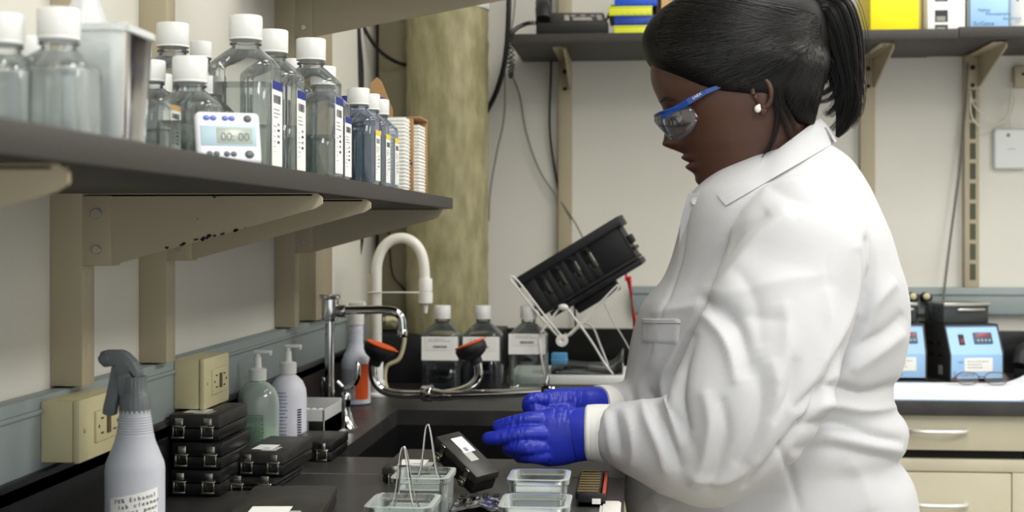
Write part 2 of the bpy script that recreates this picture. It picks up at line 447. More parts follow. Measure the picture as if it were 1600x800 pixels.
# base cabinets
CAB = mat('beige_cabinet_steel', '#c2bba5', .45, noise_amt=.04, noise_scale=20)
DARKGAP = mat('cabinet_gap', '#14130f', .8)
def pull(parent, x, y, z, L=.11):
    b = B(); b.tube([(x-L/2, y, z), (x-L/2+.004, y-.018, z), (x-L/4, y-.026, z), (x, y-.028, z), (x+L/4, y-.026, z), (x+L/2-.004, y-.018, z), (x+L/2, y, z)], .0048, 8, sub=4)
    b.build('handle', mat('satin_aluminium', '#d9d9d4', .35, .6), parent, label='bowed satin metal handle')
def k_cab(x0, x1, y, label):
    t = thing('base_cabinet', label, 'cabinet', ((x0+x1)/2, y+.3, 0), 0, 'base cabinets of the back run')
    b = B(); b.box(x0+.002, x1-.002, y+.022, YB-.002, .1, ZC-.031); b.box(x0+.002, x1-.002, y+.08, YB-.002, 0, .1); b.build('body', DARKGAP, t)
    z1 = min(AY(1500, 645, y).z, ZC-.032); z2 = AY(1500, 704, y).z
    b = B(); b.box(x0+.001, x1-.001, y, y+.02, z2, z1, .002); d = b.build('drawer', CAB, t); pull_w(d, (x0+x1)/2-.055 if False else None, x0, x1, y, AY(1500, 673, y).z)
    z3 = AY(1500, 718, y).z; z4 = AY(1500, 738, y).z
    b = B(); b.box(x0+.001, x1-.001, y, y+.02, z4+.001, z3, .002); b.box(x0+.001, x0+.03, y, y+.02, .1, z4, .001); b.box(x1-.03, x1-.001, y, y+.02, .1, z4, .001); b.build('face_frame', CAB, t)
    b = B(); b.box(x0+.032, x1-.032, y-.001, y+.02, z4-.26, z4-.001, .002); d = b.build('drawer', CAB, t); pull_w(d, None, x0, x1, y, AY(1500, 788, y).z)
    b = B(); b.box(x0+.032, x1-.032, y-.001, y+.02, .11, z4-.264, .002); d = b.build('drawer', CAB, t); pull_w(d, None, x0, x1, y, z4-.38)
def pull_w(d, c, x0, x1, y, z):
    cx = PULLX if x0 < PULLX < x1 else (x0+x1)/2
    b = B(); L = .112; x = cx
    b.tube([(x-L/2, y, z), (x-L/2+.004, y-.016, z), (x-L/4, y-.024, z), (x, y-.026, z), (x+L/4, y-.024, z), (x+L/2-.004, y-.016, z), (x+L/2, y, z)], .0048, 8, sub=4)
    b.build('handle', mat('satin_aluminium', '#dcdcd8', .35, .5), d, label='bowed satin metal handle')
YC = YF+.02
PULLX = AY(1469, 675, YC-.02).x
xr = AY(1605, 760, YC).x
k_cab(xr-.50, xr, YC, 'beige steel drawer cabinet under the incubators')
k_cab(xr+.004, xr+.504, YC, 'beige steel drawer cabinet at the right edge of the picture')
k_cab(xr-1.0, xr-.504, YC, 'beige steel drawer cabinet hidden behind the white lab coat')
t = thing('base_cabinet', 'beige sink cabinet under the left worktop', 'cabinet', (-.3, 2, 0))
b = B(); b.box(XW+.002, XF-.04, .6, YF, .1, ZC-.031-.28, 0).box(XW+.002, XF-.09, .6, YF, 0, .1)
b.box(XF-.045, XF-.025, .6, YF, .1, ZC-.032); b.build('body', CAB, t)
for i in range(4):
    b = B(); ya = .62+i*.58; b.box(XF-.0245, XF-.006, ya, ya+.56, .13, ZC-.05, .003); b.build('door', CAB, t)

# ================================================================== back wall shelf
zr1, zr0 = CZ+.459, CZ+.437; yr = 3.29
xl = AY(797, 60, yr).x; xm = AY(1498, 60, yr).x
B().box(xl, xm, yr, YB, zr0, zr1, .0012).top('shelf_board', LAMIN, 'dark grey laminate shelf on the back wall carrying the telephone', 'shelf')
B().box(xm+.001, 3.05, yr, YB, zr0+.002, zr1+.004, .0012).top('shelf_board', LAMIN, 'dark grey laminate shelf on the back wall under the light blue box', 'shelf')
def back_bracket(px0, px1, label, slots=False):
    x0 = AY(px0, 200, YB-.035).x; x1 = AY(px1, 200, YB-.035).x
    b = B(); b.box(x0, x1, YB-.03, YB, CZ-.139, 2.4, .0015)
    if slots:
        for k in range(22): b.box(x0+.35*(x1-x0), x0+.75*(x1-x0), YB-.0306, YB-.03, CZ-.12+k*.05, CZ-.08+k*.05, m=1)
    b.top('shelf_upright', [BEIGE, mat('slot_green_dark', '#4e5140', .7)], label.replace('bracket', 'upright'), 'upright', 'steel uprights on the back wall')
    t = thing('shelf_bracket', label, 'bracket', ((x0+x1)/2, YB-.03, zr0), 0, 'brackets under the back shelf')
    x = (x0+x1)/2; y = YB-.03; L = .27; H = .078
    b = B(); b.prism([(y, zr0), (y-L, zr0), (y-L-.006, zr0-.006), (y-L-.004, zr0-.014), (y-.02, zr0-H), (y, zr0-H)], x1-.005, x1-.001, 'x')
    b.box(x0+.002, x1-.001, y-L, y, zr0-.004, zr0-.0005, .001)
    b.box(x0, x1, y-.005, y, zr0-H-.008, zr0, .002)
    b.build('arm', BEIGE, t)
    b = B(); b.cyl((x, y-.004, zr0-.03), (x, y-.008, zr0-.03), .006); b.cyl((x, y-.004, zr0-H+.004), (x, y-.008, zr0-H+.004), .005, m=0); b.build_each('bolt', CHIP, t)
    if not slots:
        b = B()
        for k in range(5): b.sphere(((x0+x1)/2, y-.06-k*.045, zr0-.004), .004, 1, 1.6, .35, 8)
        b.build('flange_slot', CHIP, t)
back_bracket(872, 893, 'beige bracket under the telephone on the back shelf')
back_bracket(1345, 1368, 'beige bracket beside the ponytail under the yellow box')
back_bracket(1508, 1531, 'beige bracket with slotted channel beneath the light blue box', True)

# ================================================================== column
FIB = mat('greenish_fibreglass', '#a39c78', .5, color2='#857f5c', noise_scale=9, bump=.35, bump_scale=60, stretch=(5, 5, 1.6))
cx = AY(698.5, 300, 3.37); r = (AY(762, 300, 3.37).x-AY(635, 300, 3.37).x)/2
t = thing('pipe_column', 'thick vertical pipe wrapped in olive fibreglass behind the sink taps', 'pipe', (cx.x, 3.375, CZ-.245))
b = B(); zt = AY(698, 6, 3.3).z; prof = [(r, CZ-.24)]
for k in range(36):
    z = CZ-.235+k*(zt-CZ+.235)/35; prof.append((r+.0012*math.sin(k*2.3)+(.0012 if k % 9 == 4 else 0), z))
b.lathe(prof, (cx.x, 3.375, 0), 48); b.build('fibreglass_wrap', FIB, t)
b = B(); b.lathe([(r+.002, zt-.004), (r+.004, zt), (r+.004, zt+.25), (r+.002, zt+.26)], (cx.x, 3.375, 0), 48)
b.build('white_wrap', WHITE, t, label='white printed wrap at the top')
b = B()
for k in range(9):
    a = -PI/2+.62-k*.17; p = Vector((cx.x+(r+.0046)*math.cos(a), 3.375+(r+.0046)*math.sin(a), zt+.012+.003*math.sin(k*3)))
    tx = Vector((-math.sin(a), math.cos(a), 0)); b.slab(p, tx, (0, 0, 1), 0, .009, 0, .004+.003*(k % 3), .0003)
b.build('wrap_print', INK, t)
# dark casing left of the column
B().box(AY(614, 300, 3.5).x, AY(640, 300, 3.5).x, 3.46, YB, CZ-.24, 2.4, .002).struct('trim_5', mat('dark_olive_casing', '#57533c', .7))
# ================================================================== bottles
def sq_ring(w, z, e=5.0, n=36, cx=0, cy=0):
    out = []
    for j in range(n):
        a = 2*PI*(j+.5)/n; c, s = math.cos(a), math.sin(a)
        r = w/((abs(c)**e+abs(s)**e)**(1/e)); out.append((cx+r*c, cy+r*s, z))
    return out
def label_panel(b, o, ax, ay, w, h, band, seed, style=0):
    """paper label in local panel coords; materials: 0 paper, 1 band, 2 ink, 3 grey"""
    o = Vector(o); ax = Vector(ax); ay = Vector(ay); n = ax.cross(ay)
    b.slab(o, ax, ay, 0, w, 0, h, .0005, 0)
    q = o+n*.0008
    if band: b.quad(q, ax, ay, 0, w, h*.9, h, 1)
    b.barcode(q+ax*w*.12+ay*h*.74, ax, ay, w*.72, h*.1, 2, seed)
    b.lines(q+ax*w*.12+ay*h*.66, ax, ay, w*.7, 3, h*.045, h*.014, 3, seed)
    for k in range(4):
        b.quad(q, ax, ay, w*.5, w*.72, h*(.48-.07*k), h*(.51-.07*k), 2 if k % 2 else 3)
    b.lines(q+ax*w*.12+ay*h*.46, ax, ay, w*.3, 6, h*.06, h*.012, 3, seed+1)
def square_bottle(label, px, Y, ztop=None, pxy=None, base=None, w=.0675, h=.17, capr=.0175, fill=.62, wall=None, liq=None, side=None, front=None, rz=0, group='square bottles on the left shelf', caph=None, name='square_bottle'):
    if base is None: base = (AY(px, 300, Y).x, Y, ZS1)
    t = thing(name, label, 'bottle', base, rz, group)
    hw = w/2; ch = caph or capr*1.4; zn = h-ch; zs = zn-capr*.55; zb = zs-(hw-capr*.8)*.95
    e = 5.0
    rings = [sq_ring(hw*.88, 0.0006), sq_ring(hw*.97, .002), sq_ring(hw, .006), sq_ring(hw, zb*.5), sq_ring(hw, zb-.004), sq_ring(hw*.985, zb)]
    for k in range(1, 7):
        f = k/6; ww = hw*.985*(1-f)+capr*.84*f; rings.append(sq_ring(ww, zb+(zs-zb)*(f**.85), 5-3*f))
    rings += [sq_ring(capr*.84, zs+.002, 2), sq_ring(capr*.98, zs+.0025, 2), sq_ring(capr*.98, zs+.0045, 2), sq_ring(capr*.84, zs+.005, 2), sq_ring(capr*.84, zn+ch*.5, 2)]
    b = B(); b.loft(rings, True)
    b.build('bottle_body', wall or PET, t, world=False)
    if fill:
        b = B(); zl = zb*fill; m = hw-.0014
        b.loft([sq_ring(m*.88, .0022), sq_ring(m, .006), sq_ring(m, zl*.5), sq_ring(m, zl-.0008), sq_ring(m*.985, zl)], True)
        b.build('liquid', liq or WATER, t, world=False)
    b = B(); b.lathe([(capr*.98, zn), (capr, zn+.001), (capr, h-.0015), (capr*.95, h-.0004), (capr*.6, h)], seg=72, flute=.0004, nfl=36)
    b.lathe([(capr*1.01, zn-.0022), (capr*1.02, zn-.002), (capr*1.02, zn-.0004), (capr*1.0, zn)], seg=36)
    b.build('cap', CAPW, t, world=False)
    if side:
        band = {'navy': NAVY, 'yellow': YEL, 'orange': ORANGEB}[side]
        b = B(); lw = w*.62; lh = (zb-.012)*.86 if h > .12 else zb*.8
        label_panel(b, (hw+.0004, -lw/2, .008), (0, 1, 0), (0, 0, 1), lw, lh, True, int(px))
        b.build('label', [PAPER, band, INK, GREYINK], t, world=False)
    if front:
        b = B(); f0, f1 = front
        b.slab((-hw*.94, -hw-.0004, f0*h), (1, 0, 0), (0, 0, 1), 0, w*.94, 0, (f1-f0)*h, .0005, 0)
        b.slab((-hw*.75, -hw-.0012, (f0+.42*(f1-f0))*h), (1, 0, 0), (0, 0, 1), 0, w*.75, 0, (f1-f0)*h*.55, .0004, 1)
        b.barcode((-hw*.35, -hw-.0019, (f0+.52*(f1-f0))*h), (1, 0, 0), (0, 0, 1), w*.36, h*.028, 2, int(px))
        b.lines((-hw*.6, -hw-.0019, (f0+.88*(f1-f0))*h), (1, 0, 0), (0, 0, 1), w*.6, 2, h*.022, h*.006, 3, int(px))
        b.build('label', [PAPER, WHITE, INK, GREYINK], t, world=False)
    return t
GB = 'square bottles on the left shelf'
# far to near along the shelf edge
square_bottle('large square bottle of clear liquid with navy topped label, tallest behind the timer', 384, 1.50, side='navy', h=.17, fill=.82)
square_bottle('square bottle with navy label, its white cap half hidden behind the tallest bottle', 426, 1.61, side='navy', h=.17, w=.066, fill=.5)
square_bottle('square bottle in the middle of the shelf, only a low layer of liquid in it', 486, 1.70, side='navy', h=.172, fill=.42, w=.068)
square_bottle('square bottle with navy label just behind the one with a low liquid layer', 505, 1.80, side='navy', h=.150, w=.064, fill=.6, wall=PETG, capr=.016)
square_bottle('clear bottle whose cap peeks out left of the low-filled square bottle', 456, 1.84, h=.165, w=.06, fill=.5, capr=.014)
for i, (px, Y, lb) in enumerate(((560, 1.95, 'small square bottle with yellow label, nearest of the three small ones'), (577, 2.035, 'small square bottle with yellow label, middle of the three small ones'), (592, 2.12, 'small square bottle with yellow label, farthest of the three small ones'))):
    square_bottle(lb, px, Y, side='yellow', h=.137, w=.054, capr=.0152, fill=.9, wall=thin('bluish_bottle_wall', '#f0f4fb', '#9aa6bd', .06, .05, .2), group='small yellow label bottles')
square_bottle('small clear square bottle directly behind the kitchen timer', 297, 1.345, h=.107, w=.056, capr=.0165, fill=.72)
square_bottle('small clear bottle with orange topped label left of the timer', 236, 1.345, h=.104, w=.048, capr=.0135, fill=.55, side='orange')
square_bottle('small bottle half hidden behind the orange labelled one', 250, 1.47, h=.105, w=.046, capr=.0125, fill=.5)
square_bottle('small orange labelled bottle tucked between the timer bottle and the tallest bottle', 328, 1.48, h=.103, w=.046, capr=.0125, fill=.5, side='orange')
square_bottle('tall greyish bottle in the back row above the timer, wide white cap', 270, 1.60, h=.178, w=.07, capr=.0185, fill=.85, wall=PETG)
square_bottle('greyish bottle in the back row with a narrower white cap left of the tallest bottle', 314, 1.72, h=.173, w=.055, capr=.013, fill=.8, wall=PETG)
square_bottle('bottle in the back row beside the clear container, cap at its rim', 219, 1.50, h=.146, w=.05, capr=.012, fill=.6, wall=PETG)
square_bottle('blurred clear bottle with large white cap nearest the camera beside the clear container', 92, 1.015, h=.102, w=.054, capr=.0152, fill=.95, liq=MILKY, group='blurred nearest bottles')
square_bottle('blurred clear bottle cut by the left edge of the picture', 6, 1.0, h=.096, w=.05, capr=.0142, fill=.95, liq=MILKY, group='blurred nearest bottles')
square_bottle('blurred bottle whose pale cap shows between the two nearest bottles', 47, 1.13, h=.098, w=.045, capr=.0125, fill=.9, liq=MILKY, group='blurred nearest bottles')
# clear container with papers
def container(px, Y):
    x = AY(px, 200, Y).x
    t = thing('clear_container', 'blurred tall clear plastic container holding a white card beside the nearest bottles', 'container', (x, Y, ZS1))
    b = B(); h = .098
    def rg(w, d, z): return [(p[0], p[1]*d/w, p[2]) for p in sq_ring(w, z, 6)]
    b.loft([rg(.018, .03, .001), rg(.019, .031, .004), rg(.0235, .038, h), rg(.0255, .040, h), rg(.0255, .040, h-.005), rg(.0228, .037, h-.006), rg(.018, .03, .005)], True)
    b.build('container_wall', thin('blurred_clear_plastic', '#edf0f1', '#f4f8f8', .08, .12, .65, .3), t, world=False)
    b = B(); b.box(-.017, .008, -.026, -.0245, .005, h-.012, .0006); b.box(-.015, .012, .0, .001, .005, h+.006); b.build('card', PAPER, t, world=False)
    return t
container(176, 1.10)
def crumpled(name, label, cat, c, rx, ry, rz, seed, m):
    b = B(); b.sphere((0, 0, rz), 1, rx, ry, rz, 28)
    b.v = [Vector((v.x, v.y, max(0, v.z))) + Vector((1, .8, .6))*0 + (Vector((v.x, v.y, v.z-rz))).normalized()*(.35*min(rx, rz))*noise.noise(Vector(v)*90+Vector((seed, 0, 0))) for v in b.v]
    b.v = [v+Vector(c) for v in b.v]
    return b.top(name, m, label, cat, base=c)
crumpled('plastic_bag', 'crumpled white plastic wrap behind the clear container', 'bag', (AY(135, 30, 1.3).x, 1.3, ZS1), .022, .035, .085, 4, mat('frosted_wrap', '#e8eaea', .3, trans=.3))
# timer
tm = thing('kitchen_timer', 'white digital timer with blue buttons propped against the small bottle', 'timer', (AY(351, 255, 1.30).x, 1.315, ZS1+.0005), math.radians(27))
T = Matrix.Rotation(math.radians(-17), 4, 'X')
b = B(); b.box(-.0305, .0305, -.007, .007, 0, .052, .005, M=T, seg=3); b.build('case', mat('timer_white', '#e6e8ee', .35), tm, world=False)
b = B(); b.box(-.0265, .0262, -.0076, -.006, .0165, .037, .0015, M=T); b.build('display_frame', mat('timer_pale_blue', '#a9c3cf', .4), tm, world=False)
b = B(); b.box(-.012, .0225, -.0080, -.006, .0185, .035, .001, M=T); l = b.build('lcd_display', mat('lcd_grey', '#a5aea5', .25), tm, world=False)
b = B()
for k, d in enumerate('00:00'):
    b.text('0' if d == '0' else ':', T @ Vector((-.0085+k*.0055, -.0083, .0215)), (1, 0, 0), T.to_3x3() @ Vector((0, 0, 1)), .012, 0)
b.build('lcd_digits', mat('lcd_dark', '#5f6b63', .4), l, world=False)
BLU = mat('button_blue', '#6f7fd0', .35)
for bx in (-.0205, -.014, -.003, .0035):
    b = B(); b.sphere((0, 0, 0), .0034, 1, .5, .8, 12, M=T @ Matrix.Translation((bx, -.0073, .0445))); b.build('button', BLU, tm, world=False)
for bx, rr in ((.0185, .0042),):
    b = B(); b.sphere((0, 0, 0), rr, 1, .4, .9, 12, M=T @ Matrix.Translation((bx, -.0073, .0445))); b.build('button', mat('button_grey', '#5c6268', .4), tm, world=False)
for bx in (-.019, -.0125, -.003, .0035, .0185):
    b = B(); rr = .0045 if bx > .01 else .003; b.sphere((0, 0, 0), rr, 1, .4, .9, 12, M=T @ Matrix.Translation((bx, -.0073, .0085))); b.build('button', mat('button_grey', '#5c6268', .4), tm, world=False)
# things behind the small bottles
bx_ = AY(577, 130, 2.2)
t = thing('filter_unit', 'blue topped plastic filter unit behind the small yellow label bottles', 'filter unit', (XS-.10, 2.22, ZS1))
b = B(); b.lathe([(.04, 0), (.042, .01), (.042, .09), (.038, .11), (.038, .13)]); b.build('clear_cup', thin('blue_haze_plastic', '#c9d0dd', '#7f8aa0', .08, .1, .4), t, world=False)
b = B(); b.lathe([(.044, .134), (.046, .136), (.046, .146), (.043, .149), (.02, .15)], seg=60, flute=.0005, nfl=30); b.build('lid', mat('cobalt_lid', '#20308a', .4), t, world=False)
KR = mat('kraft_paper', '#b98f60', .75, noise_amt=.12, noise_scale=50)
WP = mat('ribbed_white_paper', '#efefe9', .85, bump=.5, bump_scale=240)
# stacks of ribbed weighing/filter papers standing on edge
def ribbed(label, px0, px1, Y, h, thk):
    X = AY(px1, 240, Y).x; x0 = AY(px0, 240, Y).x
    b = B(); n = 60; rings = []
    for k in range(n+1):
        z = h*k/n; d = .0013*math.sin(k*2.1)+.0008*noise.noise(Vector((k*.7, px0, 0)))
        rings.append([(x0-d, Y-thk/2-d, z), (X+d, Y-thk/2-d, z), (X+d, Y+thk/2+d, z), (x0-d, Y+thk/2+d, z)])
    b.loft(rings, True, False); b.v = [v+Vector((0, 0, ZS1)) for v in b.v]
    return b.top('paper_stack', WP, label, 'paper stack', 'ribbed papers by the shelf end')
ribbed('stack of white ribbed papers between the small bottles and the kraft wrapper', 608, 636, 2.2, .115, .05)
t = thing('wrapped_paper_stack', 'white ribbed paper stack in an opened brown kraft wrapper at the shelf end', 'paper stack', (AY(648, 240, 2.40).x, 2.40, ZS1))
b = B(); x0 = AY(640, 240, 2.40).x; X = AY(660, 240, 2.40).x; n = 60; rings = []
for k in range(n+1):
    z = .118*k/n; d = .0012*math.sin(k*2.2); rings.append([(x0+.004, 2.375-d, z), (X-.002+d, 2.375-d, z), (X-.002+d, 2.445+d, z), (x0+.004, 2.445, z)])
b.loft(rings, True, False); b.v = [v+Vector((0, 0, ZS1)) for v in b.v]; b.build('papers', WP, t)
b = B(); b.box(x0-.012, x0+.012, 2.366, 2.371, ZS1, ZS1+.128, .001); b.box(x0-.012, x0-.01, 2.366, 2.45, ZS1, ZS1+.128, .001); b.box(x0-.012, X+.001, 2.448, 2.451, ZS1, ZS1+.132, .001)
b.box(x0-.006, X+.002, 2.366, 2.451, ZS1+.128, ZS1+.131, .001)
b.text('tai', (x0-.006, 2.3655, ZS1+.04), (.55, 0, .35), (-.35, 0, .55), .022, 1); b.text('ta', (x0-.006, 2.3655, ZS1+.098), (.55, 0, .35), (-.35, 0, .55), .022, 1)
b.build('kraft_wrapper', [KR, INK], t)
p = [AY(a, c, 2.32) for a, c in ((578, 175), (580, 130), (590, 121), (597, 128), (614, 172), (614, 185))]
b = B(); b.prism([(q.x, q.z) for q in p[:1]] + [(q.x, q.z) for q in p[1:]], 2.315, 2.319, 'y'); z0 = min(q.z for q in p); b.box(p[0].x, p[-1].x, 2.316, 2.318, ZS1, z0+.003)
b.top('kraft_envelope', KR, 'pointed brown kraft flap sticking up behind the small bottles', 'envelope')

# ================================================================== wall sockets on the raceway
def socket_box(px0, px1, pxf, py0, py1, label):
    Xf = -.585
    Ya = AX(px1, 600, Xf).y; Yb = AX(pxf, 600, Xf).y
    z1 = AX(px1, py0, Xf).z; z0 = AX(px1, py1, Xf).z
    t = thing('socket_box', label, 'socket', (XW+.02, (Ya+Yb)/2, z0))
    b = B(); b.box(XW+.022, Xf-.008, Ya, Yb, z0, z1, .002); b.build('box', CREAM, t)
    b = B(); b.prism([(Ya-.001, z0-.001), (Yb+.001, z0-.001), (Yb+.001, z1+.001), (Ya-.001, z1+.001)], Xf-.008, Xf, 'x', bev=.003); b.build('cover_plate', CREAM, t)
    ym = Ya+(Yb-Ya)*.55; h = (z1-z0); r = B()
    r.box(Xf-.002, Xf+.003, ym-.034, ym+.034, z0+h*.24, z1-h*.24, .0015); rr = r.build('receptacle', CREAM, t)
    s_ = B()
    for sgn in (-1, 1):
        for dz in (-.008, .008): s_.box(Xf+.0025, Xf+.0034, ym+sgn*.018-.004, ym+sgn*.018+.004, (z0+z1)/2+dz-.001, (z0+z1)/2+dz+.001)
        s_.sphere((Xf+.003, ym+sgn*.027, (z0+z1)/2), .0022, .4, 1, 1, 8)
    s_.box(Xf+.0028, Xf+.0042, ym-.005, ym+.005, (z0+z1)/2-.01, (z0+z1)/2+.01)
    s_.build('slots', CREAMD, rr)
    s_ = B()
    for yy in (Ya+.012, Yb-.012): s_.sphere((Xf, yy, (z0+z1)/2), .003, .3, 1, 1, 10)
    s_.build('screw', mat('screw_cream', '#b5aa80', .35, .4), t)
    return t
socket_box(67, 125, 196, 627, 724, 'near cream socket box on the raceway behind the spray bottle')
socket_box(275, 320, 358, 562, 640, 'far cream socket box on the raceway above the green soap')
# ================================================================== soft-soap and spray bottles
def spray_bottle():
    Y = 1.43; c = (AY(211, 700, Y).x, Y, ZC)
    t = thing('spray_bottle', 'translucent spray bottle with grey trigger head and a 70% Ethanol label, front left', 'spray bottle', c, 0)
    k = AY(300, 500, Y).x-AY(299, 500, Y).x      # metres per pixel at this depth
    def z(py): return AY(211, py, Y).z-ZC
    prof = [(30*k, 0), (42*k, .002), (44.5*k, .006), (45*k, z(800)), (45*k, z(732)), (43.5*k, z(722)), (38*k, z(708)), (31*k, z(690)), (28.5*k, z(680))]
    for i in range(8):
        q = z(678-i*4); prof += [((28.3-i*.55)*k, q), ((27.2-i*.55)*k, q+.0012)]
    prof += [(23.5*k, z(645)), (23.5*k, z(640))]
    b = B(); b.lathe(prof, seg=48); b.build('bottle_body', mat('milky_plastic', '#cdd0d9', .35, trans=.15, ior=1.2, sss=0), t, world=False)
    b = B(); b.lathe([(22.5*k, z(644)), (23*k, z(642)), (22*k, z(618)), (20*k, z(615)), (18*k, z(612)), (17*k, z(596)), (17*k, z(588))], seg=60, flute=.0007, nfl=20)
    GR = mat('grey_trigger_plastic', '#6e7476', .4); b.build('collar', GR, t, world=False)
    # head profile (x,z) seen from the side
    def P(px, py): return ((px-211)*k, z(py))
    hd = [P(165, 562), P(164, 553), P(168, 547), P(190, 547), P(200, 552), P(212, 564), P(221, 581), P(219, 592), P(216, 592), P(206, 580), P(197, 590), P(186, 592), P(182, 570), P(176, 572)]
    b = B(); b.prism(hd, -.0085, .0085, 'y', bev=.0018)
    b.prism([P(186, 585), P(205, 580), P(212, 592), P(222, 618), P(190, 618)], -.010, .010, 'y', bev=.002); b.build('trigger_head', GR, t, world=False)
    b = B(); a0 = Vector((P(176, 559)[0], 0, P(176, 559)[1]))
    b.cyl(a0+Vector((-.011, 0, -.002)), a0+Vector((-.001, 0, 0)), .0085, .009, seg=24); b.cyl(a0+Vector((-.014, 0, -.003)), a0+Vector((-.011, 0, -.002)), .0045); b.build('nozzle', GR, t, world=False)
    b = B(); tr = [P(176, 570), P(192, 572), P(196, 590), P(190, 612), P(183, 636), P(181, 650), P(161, 648), P(163, 634), P(171, 600)]
    b.prism(tr, -.0065, .0065, 'y', bev=.003); b.build('trigger', GR, t, world=False)
    # label wraps the front
    b = B(); r = 45.4*k; z1 = z(772); z0 = .004; n = 16; a0, a1 = -PI/2-.55, -PI/2+1.15
    vs = []; fs = []
    for i in range(n+1):
        a = a0+(a1-a0)*i/n; tz = .010*i/n
        for rr, zz in ((r, z0), (r, z1+tz), (r+.0004, z1+tz), (r+.0004, z0)): vs.append((rr*math.cos(a), rr*math.sin(a), zz))
    for i in range(n):
        for j in range(4): fs.append((i*4+j, (i+1)*4+j, (i+1)*4+(j+1) % 4, i*4+(j+1) % 4))
    b.add(vs, fs, True, 0)
    for row, (st, off) in enumerate((('70% Ethanol', 0), ('lab cleaner', .004), ('do not pour', .002), ('down drain', .004))):
        x = off+.001
        for ch in st:
            adv = .0040; a = a0+.15+x/r; 
            tx = Vector((-math.sin(a), math.cos(a), 0)); o = Vector(((r+.0008)*math.cos(a), (r+.0008)*math.sin(a), z1-.0055-row*.0062+.008*(a-a0)/(a1-a0)))
            if ch != ' ':
                gw = max(v[0] for v in text_geo(ch)[0])*.0056; b.text(ch, o+tx*(.0018-gw/2), tx, (0, 0, 1), .0060, 1).text(ch, o+tx*(.0021-gw/2), tx, (0, 0, 1), .0060, 1)
            x += adv
    b.build('label', [PAPER, INK], t, world=False)
spray_bottle()
def pump_head(b, zt, m=0, L=.022):
    b.lathe([(.006, zt-.048), (.0135, zt-.047), (.0138, zt-.030), (.012, zt-.0285), (.006, zt-.027), (.0055, zt-.012), (.0045, zt-.011), (.0045, zt-.004)], seg=28, m=m)
    b.box(-.006, L, -.0055, .0055, zt-.0055, zt, .0022, m); b.box(L-.004, L, -.003, .003, zt-.009, zt-.003, .0015, m)
def soap(px, Y, X, label, rad, h, bodym, liq=None, kind=0):
    t = thing('pump_bottle', label, 'pump bottle', (X, Y, ZC), 0)
    hs = h-.05
    b = B(); pr = [(rad*.8, .0), (rad*.97, .003), (rad, .008), (rad, hs-.034), (rad*.96, hs-.022), (rad*.8, hs-.010), (rad*.55, hs-.002), (.012, hs+.001), (.011, hs+.004)]
    b.lathe(pr, seg=40)
    if kind: b.v = [Vector((v.x, v.y*.7, v.z)) for v in b.v]
    b.build('bottle_body', bodym, t, world=False)
    if liq:
        b = B(); b.lathe([(rad*.8, .0015), (rad*.95, .004), (rad*.965, .009), (rad*.965, hs*.42), (rad*.9, hs*.421)], seg=40); b.build('liquid_soap', liq, t, world=False)
    b = B(); pump_head(b, h); b.build('pump', WHITE, t, world=False)
    return t
g = soap(395, 2.167, -.592, 'pump bottle with green soap in its lower half', .033, .166, thin('pale_translucent', '#f2f8f6', '#d3e2dd', .06, .12, .6, .42), mat('green_soap', '#b4f0a0', .4))
b = B(); r = .0336
def wrap(b, r, a0, a1, z0, z1, m, n=14, t=.0003):
    vs = []; fs = []
    for i in range(n+1):
        a = a0+(a1-a0)*i/n
        for rr, zz in ((r, z0), (r, z1), (r+t, z1), (r+t, z0)): vs.append((rr*math.cos(a), rr*math.sin(a), zz))
    for i in range(n):
        for j in range(4): fs.append((i*4+j, (i+1)*4+j, (i+1)*4+(j+1) % 4, i*4+(j+1) % 4))
    b.add(vs, fs, True, m)
for z in (.0165, .068): wrap(b, r, -PI/2-.75, -PI/2+.5, z, z+.0007, 0)
for a in (-PI/2-.75, -PI/2+.48): wrap(b, r, a, a+.02, .0165, .0687, 0, 1)
rg = random.Random(3)
for k in range(17):
    z = .0645-k*.0026; a = -PI/2-.66
    while a < -PI/2+.4:
        d = rg.uniform(.04, .16); wrap(b, r, a, a+d, z, z+.0009, 0, 2); a += d+.03
b.build('printed_text', mat('dark_green_print', '#2c5a45', .6), g, world=False)
g = soap(432, 2.255, -.566, 'white opaque pump bottle with blue printing beside the green soap', .03, .168, mat('opaque_white_bottle', '#e3e3ee', .4))
b = B(); r = .0304; rg = random.Random(5)
for k in range(14):
    z = .092-k*.0055; a = -PI/2-.3
    while a < -PI/2+.12:
        d = rg.uniform(.03, .1); wrap(b, r, a, a+d, z, z+.0013, 0, 2); a += d+.03
wrap(b, r, -PI/2-.5, -PI/2-.38, .01, .07, 1)
for k in range(14): wrap(b, r, -PI/2+.75, -PI/2+1.0, .012+k*.004, .0142+k*.004, 2, 2)
b.build('printed_text', [mat('lilac_print', '#6d6fae', .6), NAVY, INK], g, world=False)
# grey plastic rack box
t = thing('tube_box', 'light grey plastic box of vials behind the soap bottles', 'box', (-.556, 2.375, ZC))
x0, x1, ya, yb, h = -.60, -.519, 2.31, 2.45, .056
GRY = mat('light_grey_plastic', '#b9bab8', .45)
b = B(); w_ = .004
b.box(x0, x1, ya, ya+w_, ZC+.004, ZC+h, .0012); b.box(x0, x1, yb-w_, yb, ZC+.004, ZC+h+.004, .0012); b.box(x0, x0+w_, ya, yb, ZC+.004, ZC+h, .0012); b.box(x1-w_, x1, ya, yb, ZC+.004, ZC+h, .0012); b.box(x0, x1, ya, yb, ZC+.004, ZC+h-.018, .001)
b.box(x0-.004, x1+.006, ya-.004, yb+.004, ZC, ZC+.005, .001); b.build('box', GRY, t)
b = B(); b.box(x0+.03, x0+.055, ya-.0012, ya, ZC+.014, ZC+.038, .003); b.build('window', mat('grey_window', '#7c7d7c', .4), t)
b = B()
